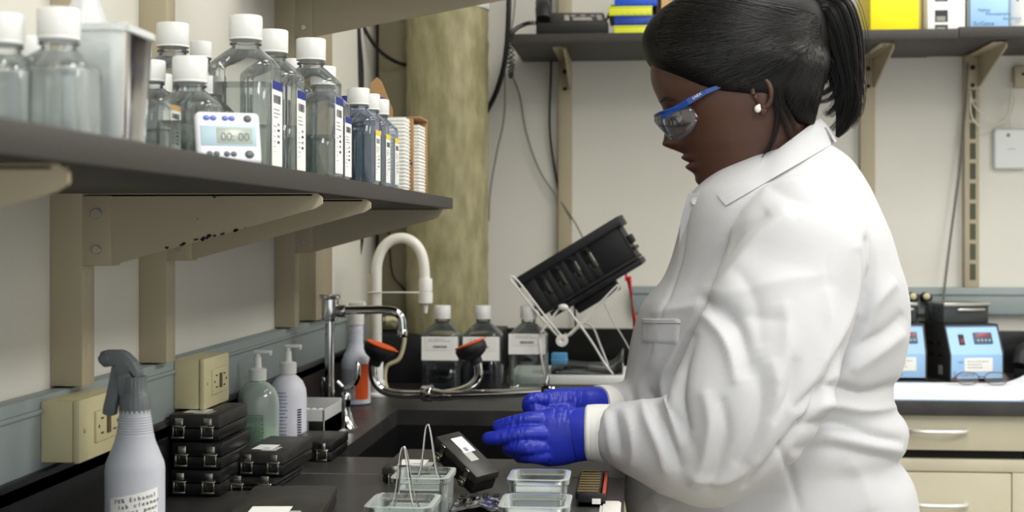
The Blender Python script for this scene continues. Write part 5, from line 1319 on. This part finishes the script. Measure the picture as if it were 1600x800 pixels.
# front-to-back sweep
fr = [(1062, -8), (1040, 6), (1024, 18), (1012, 34), (1005, 52), (1004, 70), (1009, 88), (1018, 103), (1035, 116), (1060, 127), (1088, 138), (1114, 147), (1140, 150)]
for n_ in range(1500):
    side = -1 if rg.random() < .68 else 1
    q = rg.random()*(len(fr)-1); i = int(q); f = q-i; s0 = (fr[i][0]*(1-f)+fr[i+1][0]*f, fr[i][1]*(1-f)+fr[i+1][1]*f)
    s0 = (s0[0]+rg.uniform(-1, 10), s0[1]+rg.uniform(-2, 3))
    end = (1258+rg.uniform(-12, 14), 52+rg.uniform(-22, 30))
    sag = 16*(q/(len(fr)-1))-4+rg.uniform(-5, 5)
    P = []; K = 12; st = rg.uniform(0, .35) if rg.random() < .5 else 0
    lift = rg.uniform(-.0004, .0022)
    for k in range(K+1):
        t_ = st+(1-st)*k/K; x = s0[0]*(1-t_)+end[0]*t_; y = s0[1]*(1-t_)+end[1]*t_+sag*4*t_*(1-t_)*.8
        P.append(on_surface(x, y, side, lift*(1 if k else -1)))
    strand(P, .0006, .0005)
# nape sweep up
for n_ in range(380):
    side = -1 if rg.random() < .7 else 1
    s0 = (1205+rg.random()*66, 150+rg.random()*34); end = (1262+rg.uniform(-14, 14), 60+rg.uniform(-15, 25)); P = []
    for k in range(9):
        t_ = k/8; x = s0[0]*(1-t_)+end[0]*t_+8*math.sin(t_*PI); y = s0[1]*(1-t_)+end[1]*t_
        P.append(on_surface(x, y, side, rg.uniform(0, .001)))
    strand(P)
# ponytail strands
for n_ in range(950):
    a = rg.uniform(0, 2*PI); rr = rg.random()**.5
    spread = rg.uniform(.8, 1.25); P = []; ncut = rg.choice((6, 7, 8, 8, 8))
    for k, (x, y, rp, ry_) in enumerate(tail[:ncut+1]):
        c = PX(x, y); nx_ = math.cos(a)*rr*spread; ny_ = math.sin(a)*rr*spread
        d = (PX(*tail[min(k+1, 8)][:2])-PX(*tail[max(k-1, 0)][:2])).normalized(); pr = Vector((d.z, 0, -d.x))
        P.append(c+pr*rp*nx_*1.15+Vector((0, 1, 0))*ry_*ny_)
    strand(spline(P, 4), .0006, .0002)
# loose strands inside the tail loop and below
loose = [[(1262, 90), (1285, 100), (1300, 120), (1304, 145), (1290, 158), (1268, 160)], [(1270, 85), (1290, 92), (1302, 112), (1300, 135), (1283, 148), (1262, 152)], [(1300, 90), (1308, 130), (1304, 165), (1290, 178)], [(1318, 120), (1322, 160), (1312, 190), (1300, 204)], [(1328, 120), (1337, 150), (1336, 178), (1326, 200)],
         [(1335, 100), (1344, 140), (1343, 172), (1333, 192)], [(1280, 75), (1296, 84), (1312, 105), (1316, 140), (1306, 168), (1292, 182)], [(1275, 80), (1288, 108), (1292, 125), (1284, 132)], [(1205, 150), (1212, 180), (1222, 205), (1228, 225)], [(1208, 148), (1216, 170), (1230, 192), (1236, 210)], [(1203, 160), (1208, 190), (1200, 225), (1185, 250), (1178, 262)]]
for base in loose:
    for n_ in range(55):
        oy = rg.gauss(0, .010)-.004; ox = rg.gauss(0, 3.2); ex = rg.gauss(0, 4.5); yo = -.066 if base[0][0] < 1210 else 0
        P = [PX(x+ox*(1-k/len(base))+ex*k/len(base), y+rg.gauss(0, .8)+ex*.3*k/len(base)) + Vector((0, oy+yo+(.022*k/len(base) if yo else 0), 0)) for k, (x, y) in enumerate(base)]
        strand(spline(P, 4), .00045, .0001)
cu = bpy.data.curves.new('hair_strands', 'CURVE'); cu.dimensions = '3D'; cu.bevel_depth = 1.0; cu.bevel_resolution = 0; cu.resolution_u = 1
for P, r0, r1 in curves:
    sp = cu.splines.new('POLY'); sp.points.add(len(P)-1)
    inv = per.matrix_basis.inverted()
    for i, p in enumerate(P):
        q = inv @ p; sp.points[i].co = (q.x, q.y, q.z, 1); sp.points[i].radius = r0+(r1-r0)*i/(len(P)-1)
cu.materials.append(HAIRM)
hs = bpy.data.objects.new('hair_strands', cu); COL.objects.link(hs); hs.parent = per; hs['kind'] = 'stuff'
# --- safety glasses
BLF = mat('clear_blue_frame', '#153f8c', .2, coat=.4); LENS = thin('safety_lens', '#eef1f6', '#8a94b0', .07, .03, .2)
ylat = .062
# temple bar (both sides)
for sgn in (-1, 1):
    yy = YP+sgn*.066
    b = B(); vs = []
    top = [(1033, 180, YP+sgn*.058), (1050, 168, YP+sgn*.066), (1072, 155, YP+sgn*.074), (1102, 140, YP+sgn*.079), (1135, 128, YP+sgn*.077), (1180, 122, YP+sgn*.076)]
    bot = [(1037, 186, YP+sgn*.058), (1056, 176, YP+sgn*.066), (1076, 164, YP+sgn*.074), (1104, 147, YP+sgn*.079), (1135, 134, YP+sgn*.077), (1180, 128, YP+sgn*.076)]
    for (a, c) in zip(top, bot): 
        A, C = PX(*a), PX(*c); d = Vector((0, sgn*.0018, 0)); vs += [[A-d, A+d, C+d, C-d]]
    b.loft(vs, True, False); g = b.build('glasses_arm', BLF, per, label='blue arm of the safety glasses')
    b = B(); b.text('UVEX', PX(1083, 156, YP+sgn*.0775-sgn*.0), (.86, 0, .5), (-.5, 0, .86), .006); b.v = [v+Vector((0, sgn*.004, 0)) for v in b.v]; b.build('arm_print', WHITE, g)
# wrap lens: strip around the face
def lens_row(py_shift, r_):
    return r_
upper = [(1040, 170, -.066), (1028, 178, -.050), (1022, 184, -.030), (1021, 186, -.008), (1021, 186, .008), (1022, 184, .030), (1028, 178, .050), (1040, 170, .066)]
side_u = [(1068, 166, -.070)]; 
U = [(1092, 184, -.074), (1078, 166, -.073), (1056, 170, -.068), (1036, 176, -.058), (1026, 180, -.040), (1023, 183, -.02), (1024, 184, 0), (1023, 183, .02), (1026, 180, .040), (1036, 176, .058), (1056, 170, .068), (1078, 166, .073), (1092, 184, .074)]
Lw = [(1090, 188, -.074), (1080, 205, -.072), (1066, 216, -.067), (1050, 218, -.058), (1038, 208, -.042), (1032, 198, -.02), (1034, 192, 0), (1032, 198, .02), (1038, 208, .042), (1050, 218, .058), (1066, 216, .067), (1080, 205, .072), (1090, 188, .074)]
Up = spline([PX(a, c, YP+y) for a, c, y in U], 5); Lp = spline([PX(a, c, YP+y) for a, c, y in Lw], 5)
b = B(); nn_ = len(Up); vs = []; fs = []; K = 6
for i in range(nn_):
    for k in range(K+1):
        f = k/K; p = Up[i].lerp(Lp[i], f); out = Vector((-.005*math.sin(f*PI), 0, 0)); vs.append(p+out)
for i in range(nn_-1):
    for k in range(K): fs.append((i*(K+1)+k, (i+1)*(K+1)+k, (i+1)*(K+1)+k+1, i*(K+1)+k+1))
b.add(vs, fs, True); o = b.build('glasses_lens', LENS, per, label='clear wraparound lens'); md = o.modifiers.new('s', 'SOLIDIFY'); md.thickness = .0018
b = B(); b.tube([PX(a, c-1.5, YP+y) for a, c, y in U[1:-1]], .0021, 8, sub=4); b.build('glasses_brow', BLF, per, label='blue brow bar of the safety glasses')

# --- lab coat
TOR = [(222, 1222, 1292, .050), (236, 1185, 1312, .065), (252, 1150, 1330, .088), (272, 1112, 1344, .120), (290, 1090, 1354, .152), (302, 1078, 1360, .170), (330, 1067, 1372, .198), (370, 1058, 1388, .218), (410, 1047, 1400, .222), (440, 1033, 1410, .224), (470, 1007, 1416, .225), (500, 995, 1418, .225), (540, 986, 1413, .224), (575, 980, 1404, .22), (605, 974, 1393, .216), (630, 972, 1392, .216), (650, 971, 1408, .218), (670, 970, 1414, .219), (692, 970, 1409, .218), (712, 971, 1398, .216), (728, 972, 1408, .217), (755, 973, 1422, .220), (800, 980, 1430, .224), (900, 982, 1438, .230), (1050, 984, 1442, .235), (1100, 990, 1440, .235)]
NT = 96; rings = []
for py in np.arange(222, 1101, 6):
    f, bk, hw = smooth_tab(TOR, py); ring = []
    for j in range(NT):
        a = 2*PI*j/NT; c, s = math.cos(a), math.sin(a); e = 2.35; r = 1/((abs(c)**e+abs(s)**e)**(1/e))
        x = (f+bk)/2+(bk-f)/2*c*r
        if c < 0: x += (bk-f)*.03*(abs(s)**3)
        q = PX(x, py); ring.append(Vector((q.x, YP+s*r*hw, q.z)))
    rings.append(ring)
b = B(); b.loft(rings, True)
def limb(b, tab, sub=6, seg=36):
    P = [AY(a, c, y) for a, c, y, r_, q in tab]; pts, rs = spline(P, sub, [t_[3] for t_ in tab]); _, qs = spline(P, sub, [t_[4] for t_ in tab])
    rg_ = []
    for i, p in enumerate(pts):
        d = (pts[min(i+1, len(pts)-1)]-pts[max(i-1, 0)]).normalized(); yv = Vector((0, 1, 0)); yv = (yv-d*yv.dot(d)).normalized(); n_ = d.cross(yv).normalized()
        rg_.append([p+n_*rs[i]*math.cos(2*PI*j/seg)+yv*qs[i]*math.sin(2*PI*j/seg) for j in range(seg)])
    b.loft(rg_, True)
NS = [(1268, 330, 2.15, .060, .06), (1260, 356, 2.11, .092, .082), (1248, 400, 2.07, .106, .088), (1232, 460, 2.04, .104, .088), (1212, 520, 1.995, .103, .080), (1185, 590, 1.965, .105, .080), (1152, 650, 1.95, .100, .080), (1112, 695, 1.96, .086, .078), (1062, 697, 1.965, .071, .07), (1010, 688, 1.98, .058, .058), (970, 680, 1.99, .047, .049), (948, 676, 1.997, .040, .042)]
limb(b, NS)
FS = [(1262, 340, 2.39, .08, .07), (1240, 430, 2.46, .085, .075), (1205, 540, 2.50, .08, .075), (1150, 630, 2.48, .075, .07), (1080, 655, 2.40, .062, .06), (1010, 645, 2.28, .05, .05), (965, 640, 2.19, .041, .042), (943, 637, 2.15, .036, .038)]
limb(b, FS)
me = remesh(b, .0045, 7)
# folds: displace along the normal using ridge lines given where they run on the cloth
co = np.empty(len(me.vertices)*3); me.vertices.foreach_get('co', co); co = co.reshape(-1, 3)
no = np.empty(len(me.vertices)*3); me.vertices.foreach_get('normal', no); no = no.reshape(-1, 3)
cth, sth = math.cos(TH), math.sin(TH)
dpt = -co[:, 0]*sth+co[:, 1]*cth; uu = co[:, 0]*cth+co[:, 1]*sth; px_ = 800+FPX*uu/dpt; py_ = 362-FPX*(co[:, 2]-CZ)/dpt
near = np.clip((-no[:, 1]+.15)/.5, 0, 1)
FOLD = [  # (points, width px, amplitude mm)
 ([(1092, 470), (1125, 480), (1150, 505), (1165, 545), (1172, 590)], 11, -11), ([(1098, 490), (1125, 520), (1142, 555), (1150, 600)], 10, 8),
 ([(1100, 470), (1075, 520), (1055, 560), (1040, 600), (1050, 650), (1062, 700)], 10, 9), ([(1085, 520), (1068, 570), (1062, 620), (1075, 680)], 9, -10),
 ([(1015, 610), (1030, 650), (1048, 690), (1062, 735)], 9, -9), ([(1000, 600), (1010, 650), (1030, 700), (1040, 740)], 9, 6),
 ([(1105, 468), (1150, 420), (1190, 370), (1235, 335)], 16, 8), ([(1110, 450), (1130, 400), (1160, 360), (1200, 330)], 12, -9),
 ([(1110, 475), (1160, 455), (1220, 440), (1290, 430)], 16, 5), ([(1115, 495), (1170, 490), (1230, 500)], 14, -5),
 ([(1180, 560), (1190, 620), (1180, 680), (1150, 730)], 13, -7), ([(1205, 560), (1215, 620), (1200, 680), (1170, 725)], 13, 7),
 ([(1290, 450), (1300, 520), (1280, 580), (1230, 650)], 12, 5), ([(1340, 390), (1350, 460), (1335, 520), (1300, 570)], 10, -6),
 ([(1100, 610), (1110, 660), (1100, 720), (1080, 760)], 11, 7), ([(1125, 620), (1135, 670), (1125, 720), (1105, 765)], 9, -7),
 ([(1075, 740), (1110, 755), (1150, 745), (1190, 715)], 8, 5), ([(975, 640), (985, 670), (990, 705), (985, 730)], 9, 5), ([(960, 640), (965, 675), (968, 710)], 6, -4), ([(945, 640), (950, 680), (955, 715)], 5, 3),
 ([(1352, 370), (1362, 430), (1346, 510), (1312, 575), (1268, 640), (1222, 700), (1165, 765)], 6, -13), ([(1335, 380), (1343, 440), (1325, 510), (1290, 570)], 9, 5),
 ([(1150, 420), (1180, 470), (1190, 540)], 14, -4), ([(1225, 470), (1230, 540), (1215, 600)], 12, 4), ([(1245, 560), (1235, 610), (1205, 660)], 8, -6),
 ([(1105, 472), (1090, 478), (1050, 486), (1020, 492)], 8, 4),
 # trunk
 ([(1410, 600), (1350, 615), (1290, 605), (1240, 640)], 9, -10), ([(1405, 635), (1350, 640), (1290, 632), (1250, 655)], 10, 9), ([(1412, 690), (1370, 680), (1310, 662), (1250, 665)], 8, -9), ([(1405, 720), (1360, 712), (1300, 700), (1240, 705)], 10, -7), ([(1410, 705), (1350, 695), (1290, 682)], 9, 6),
 ([(1415, 490), (1385, 520), (1340, 545), (1300, 590)], 11, -8), ([(1415, 520), (1380, 545), (1330, 580)], 11, 6), ([(1400, 440), (1370, 470), (1350, 500)], 10, 5), ([(1218, 690), (1232, 730), (1250, 800)], 6, -5), ([(1330, 720), (1350, 760), (1360, 800)], 18, 5), ([(1020, 770), (1040, 800)], 16, 5), ([(1130, 790), (1180, 775), (1230, 770)], 14, -4),
 ([(1290, 245), (1315, 290), (1340, 350), (1365, 420)], 10, 3), ([(1200, 290), (1240, 310), (1285, 330)], 14, -4), ([(1040, 470), (1030, 520), (1020, 580)], 14, 4),
 ([(1075, 320), (1066, 400), (1045, 470), (1015, 560)], 3, -3), ([(1160, 330), (1120, 400), (1080, 450)], 8, -3)]
disp = np.zeros(len(co))
for pts, wd, am in FOLD:
    P = np.array([tuple(p) for p in spline([Vector((a, c, 0)) for a, c in pts], 8)])[:, :2]
    d2 = np.full(len(co), 1e9); tt = np.zeros(len(co))
    for k in range(len(P)-1):
        a, c = P[k], P[k+1]; ab = c-a; L2 = (ab**2).sum()+1e-9
        t_ = np.clip(((px_-a[0])*ab[0]+(py_-a[1])*ab[1])/L2, 0, 1); dd_ = (px_-a[0]-t_*ab[0])**2+(py_-a[1]-t_*ab[1])**2
        m_ = dd_ < d2; d2[m_] = dd_[m_]; tt[m_] = ((k+t_)/(len(P)-1))[m_]
    fade = np.sin(np.clip(tt, 0, 1)*PI)**.5*.8+.2
    disp += near*fade*am*.00115*np.exp(-(np.sqrt(d2)/wd)**1.45)
dn = np.array([noise.noise(Vector((v[0]*9, v[1]*9, v[2]*6))) for v in co])*.0035+np.array([noise.noise(Vector((v[0]*28, v[1]*28, v[2]*16+5))) for v in co])*.0009
co2 = co+no*(disp+dn)[:, None]
me.vertices.foreach_set('co', co2.ravel()); me.update()
COAT = mat('white_coat_cloth', '#bdbec2', .8, bump=.12, bump_scale=900, sheen=.1)
coat = put_mesh('lab_coat', me, COAT, per, None)
bm = bmesh.new(); bm.from_mesh(coat.data); bm.transform(per.matrix_basis); cbvh = BVHTree.FromBMesh(bm); bm.free()
def coat_hit(px, py):
    r = ray(px, py).normalized(); h = cbvh.ray_cast(CAMP, r); return (h[0], h[1]) if h[0] is not None else (None, None)
def patch(quad, nx, ny, lift, name, m, label=None, stitch=False):
    """a sewn-on piece of cloth following the coat"""
    A, Bc, C, D = quad; top_ = []; ok = True
    for j in range(ny+1):
        for i in range(nx+1):
            u_, v_ = i/nx, j/ny
            x = (A[0]*(1-u_)+Bc[0]*u_)*(1-v_)+(D[0]*(1-u_)+C[0]*u_)*v_; y = (A[1]*(1-u_)+Bc[1]*u_)*(1-v_)+(D[1]*(1-u_)+C[1]*u_)*v_
            h, nm = coat_hit(x, y)
            if h is None: return None
            edge = i in (0, nx) or j in (0, ny); top_.append(h+nm*(lift if not edge else -.001))
    b = B(); b.add(top_, [(j*(nx+1)+i, j*(nx+1)+i+1, (j+1)*(nx+1)+i+1, (j+1)*(nx+1)+i) for j in range(ny) for i in range(nx)], True)
    return b.build(name, m, per, label=label)
patch(((1002, 497), (1064, 497), (1062, 540), (1000, 537)), 14, 10, .0022, 'pocket', COAT)
patch(((1002, 497), (1064, 497), (1064, 508), (1002, 508)), 14, 4, .0038, 'pocket_hem', COAT)
# collar: stand ring and turned-down leaf
def ell(front, back, hw, dz_side, n=64, f=-1):
    out = []
    for j in range(n):
        a = 2*PI*j/n; c, s = math.cos(a), math.sin(a); m_ = ((front[0]+back[0])/2, (front[1]+back[1])/2)
        x = m_[0]+(back[0]-front[0])/2*c; y = m_[1]+(back[1]-front[1])/2*c+dz_side*abs(s); q = PX(x, y); out.append(Vector((q.x, YP+hw*s, q.z)))
    return out
# near and far halves of the turned-down leaf rest on the shoulders
b = B(); Ue = ell((1122, 303), (1281, 184), .078, -1); NN = len(Ue); U2 = ell((1132, 305), (1276, 188), .072, 1); depth = {}
low = []
for j in range(NN):
    a = 2*PI*j/NN; c, s = math.cos(a), math.sin(a)
    x = (1136+1306)/2+(1306-1136)/2*c; y = (322+221)/2+(221-322)/2*c
    h, nm = coat_hit(x, y+2); yo = .030+.085*abs(s)**.8
    if h is not None: yo = min(max(YP-h.y+.006, .078*abs(s)+.004), .15)
    yo = yo*abs(s)**.5
    low.append((x, y, (yo if s > 0 else -yo)))
lo = [PX(x, y+0*abs(yo), YP-yo) for x, y, yo in low]      # camera side where s>0
lo = [Vector((p.x, p.y, p.z)) for p in lo]
Un = []
for j in range(NN):
    a = 2*PI*j/NN; c, s = math.cos(a), math.sin(a)
    q = PX((1122+1281)/2+(1281-1122)/2*c, (303+184)/2+(184-303)/2*c, YP-.078*s); Un.append(q)
Ui = []
for j in range(NN):
    a = 2*PI*j/NN; c, s = math.cos(a), math.sin(a)
    q = PX((1134+1274)/2+(1274-1134)/2*c, (303+192)/2+(192-303)/2*c+2, YP-.070*s); Ui.append(q)
def lerp(A, Bc, f, out=0):
    r_ = []
    for j in range(NN):
        a = 2*PI*j/NN; n_ = Vector((math.cos(a), -math.sin(a), .3)).normalized(); r_.append(A[j].lerp(Bc[j], f)+n_*out)
    return r_
low_in = lerp(lo, Ui, .06, -.003)
def settle(R):
    out = list(R)
    for j in range(NN//2+1):
        p = R[j]; px, py = PROJ(p); h, nm = coat_hit(px, py)
        if h is not None and h.y < p.y+.004:
            d = (p-CAMP); p = CAMP+d*((h.y-.0035)/p.y)
        out[j] = p
        k = (NN-j) % NN
        if 0 < j < NN//2: out[k] = Vector((p.x, 2*YP-p.y, p.z))
    return out
b.loft([settle(q) if i_ in (1, 2, 3, 4, 5, 6, 7) else q for i_, q in enumerate([lerp(Ui, low_in, .7), Ui, lerp(Ui, Un, .5, .002), Un, lerp(Un, lo, .1, .003), lerp(Un, lo, .35, .0045), lerp(Un, lo, .7, .0035), lerp(Un, lo, 1, .002), low_in])], False); b.build('collar', COAT, per)
# placket flap at the throat with its snap
b = B(); F = [(1074, 303), (1100, 300), (1128, 303), (1150, 312), (1128, 330), (1100, 360), (1080, 390), (1060, 392), (1063, 345)]
for y0_ in (-.030,):
    v0 = [PX(a, c, YP-.055-.02*((a-1062)/90)) for a, c in F]; v0 = [Vector((p.x, YP-.075-.5*(p.x-v0[0].x), p.z)) for p in v0]
    v1 = [p+Vector((.002, .004, 0)) for p in v0]
    b.loft([v0, v1], True, False)
b.build('front_flap', COAT, per)
sn = PX(1086, 314, 2.165); b = B(); Ms = Matrix.Translation(sn) @ Matrix.Rotation(PI/2, 4, 'X'); b.lathe([(.0035, .0), (.0040, .0012), (.0058, .0012), (.0062, 0), (.0058, -.001)], seg=24, M=Ms)
b.build('snap_button', STEEL, per)
# knitted cuffs
KN = mat('knit_cuff', '#e2e1de', .85)
def cuff(tab, name='cuff'):
    b = B(); P = [AY(a, c, y) for a, c, y, r_, q in tab]; seg = 96; rg_ = []
    pts, rs = spline(P, 5, [t_[3] for t_ in tab]); _, qs = spline(P, 5, [t_[4] for t_ in tab])
    for i, p in enumerate(pts):
        d = (pts[min(i+1, len(pts)-1)]-pts[max(i-1, 0)]).normalized(); yv = Vector((0, 1, 0)); yv = (yv-d*yv.dot(d)).normalized(); n_ = d.cross(yv).normalized()
        rg_.append([p+(n_*rs[i]*math.cos(2*PI*j/seg)+yv*qs[i]*math.sin(2*PI*j/seg))*(1+.008*(j % 2)) for j in range(seg)])
    b.loft(rg_, True); b.build(name, KN, per)
cuff([(965, 679, 1.992, .041, .042), (945, 677, 1.998, .0405, .042), (928, 676, 2.0, .0395, .040), (918, 676, 2.0, .0385, .039), (914, 676, 2.0, .034, .035)])
cuff([(960, 640, 2.18, .036, .037), (940, 637, 2.145, .034, .036), (932, 636, 2.137, .0325, .0345)])
# gloves
def cap_chain(b, tab, sub=4, seg=18, flat=1.0):
    P = [AY(a, c, y) for a, c, y, r_ in tab]; pts, rs = spline(P, sub, [t_[3] for t_ in tab])
    d0 = (pts[-1]-pts[-2]).normalized(); rl = rs[-1]
    for k in range(1, 5):
        a = k/4*PI/2; pts.append(P[-1]+d0*rl*math.sin(a)*.9); rs.append(max(rl*math.cos(a), .0008))
    b.tube(pts, rs, seg)
def palm(b, tab):
    limb(b, tab, 5, 30)
b = B()
palm(b, [(938, 678, 2.0, .034, .032), (922, 677, 2.0, .0355, .030), (900, 679, 1.998, .0385, .025), (878, 681, 1.995, .0415, .021), (856, 683, 1.993, .0415, .019), (838, 681, 1.992, .037, .016), (826, 680, 1.993, .030, .012)])
cap_chain(b, [(850, 655, 1.99, .0115), (826, 655, 1.985, .0110), (803, 659, 1.985, .0095), (783, 664, 1.988, .0088), (777, 666, 1.989, .0084)])
cap_chain(b, [(850, 677, 1.985, .0135), (826, 678, 1.976, .0128), (800, 680, 1.974, .0110), (776, 684, 1.975, .0104), (762, 685, 1.976, .0090)])
cap_chain(b, [(850, 700, 1.985, .0135), (824, 698, 1.972, .0125), (800, 699, 1.976, .0105), (796, 703, 1.992, .0095), (812, 706, 2.008, .0085), (822, 706, 2.012, .008)])
cap_chain(b, [(856, 712, 1.988, .0125), (834, 712, 1.978, .0115), (814, 711, 1.984, .0092), (812, 714, 1.998, .0085), (826, 716, 2.012, .0078)])
cap_chain(b, [(900, 665, 2.015, .014), (875, 655, 2.035, .0125), (848, 655, 2.045, .0108), (826, 662, 2.045, .0095)])
me = remesh(b, .0016, 5)
def wrinkle(me, regs, amp, freq):
    co = np.empty(len(me.vertices)*3); me.vertices.foreach_get('co', co); co = co.reshape(-1, 3); no = np.empty(len(me.vertices)*3); me.vertices.foreach_get('normal', no); no = no.reshape(-1, 3); out = co.copy()
    for i, v in enumerate(co):
        px, py = PROJ(v); w_ = 0
        for (x0, y0, r_) in regs: w_ = max(w_, math.exp(-((px-x0)**2+(py-y0)**2)/(r_*r_)))
        if w_ > .03: out[i] = v+no[i]*w_*amp*(noise.noise(Vector((v[0]*freq, v[1]*freq*.5, v[2]*freq*.35)))-abs(noise.noise(Vector((v[0]*freq*1.7, v[1]*40, v[2]*freq*.3+9)))))
    me.vertices.foreach_set('co', out.ravel()); me.update()
wrinkle(me, [(805, 656, 18), (800, 685, 20), (830, 700, 18), (905, 650, 20), (880, 640, 20), (925, 690, 25)], .0013, 260)
GLOVE = mat('blue_nitrile', '#1f2fae', .38, noise_amt=.1, noise_scale=30, bump=.08, bump_scale=500)
put_mesh('glove', me, GLOVE, per, 'blue glove on the nearer hand')
b = B(); P = [AY(a, c, y) for a, c, y in ((930, 678, 2.0), (918, 677, 2.0), (903, 679, 1.998), (896, 680, 1.997))]
seg = 48; rg_ = []
for (p, r1, r2) in zip(P, (.0365, .0365, .0375, .037), (.035, .034, .0285, .0262)): rg_.append([p+Vector((.006*math.cos(2*PI*j/seg)*(-1), 0, 0))+Vector((0, 0, 1))*r1*math.cos(2*PI*j/seg)+Vector((0, 1, 0))*r2*math.sin(2*PI*j/seg) for j in range(seg)])
b.loft(rg_, True); b.build('glove_cuff', GLOVE, per)
b = B()
palm(b, [(945, 637, 2.15, .030, .032), (925, 633, 2.13, .028, .027), (905, 632, 2.115, .026, .022), (885, 630, 2.10, .0235, .020), (865, 629, 2.09, .021, .020), (850, 629, 2.085, .018, .018)])
for k in range(4):
    yy = 2.065+k*.016; o_ = k*2.5
    cap_chain(b, [(858+o_, 626+k, yy, .0105), (838+o_, 623+k, yy-.004, .0105), (826+o_, 628+k, yy-.006, .0098), (827+o_, 640, yy-.002, .009), (840+o_, 648, yy+.002, .0082)])
cap_chain(b, [(895, 640, 2.09, .0125), (872, 646, 2.07, .0115), (852, 645, 2.06, .010), (836, 640, 2.055, .0088)])
me = remesh(b, .0017, 4)
wrinkle(me, [(840, 625, 16), (870, 622, 18), (900, 632, 18), (855, 640, 15)], .0018, 240)
put_mesh('glove', me, GLOVE, per, 'blue glove on the farther hand')
# trousers and shoes below the coat
TR = mat('dark_trousers', '#2b2f3a', .8); cxp = PX(1210, 700).x
for sgn in (-1, 1):
    b = B(); b.tube([(cxp, YP+sgn*.09, .62), (cxp-.01, YP+sgn*.09, .45), (cxp+.01, YP+sgn*.09, .25), (cxp+.03, YP+sgn*.09, .07)], [.095, .085, .07, .06], 24, sub=5); b.build('trouser_leg', TR, per)
    b = B(); b.tube([(cxp+.07, YP+sgn*.09, .045), (cxp+.03, YP+sgn*.09, .05), (cxp-.06, YP+sgn*.09, .04), (cxp-.15, YP+sgn*.09, .032), (cxp-.18, YP+sgn*.09, .028)], [.03, .045, .04, .03, .018], 18, sub=5); b.v = [Vector((v.x, v.y, max(v.z, .001))) for v in b.v]; b.build('shoe', BLACKM, per)
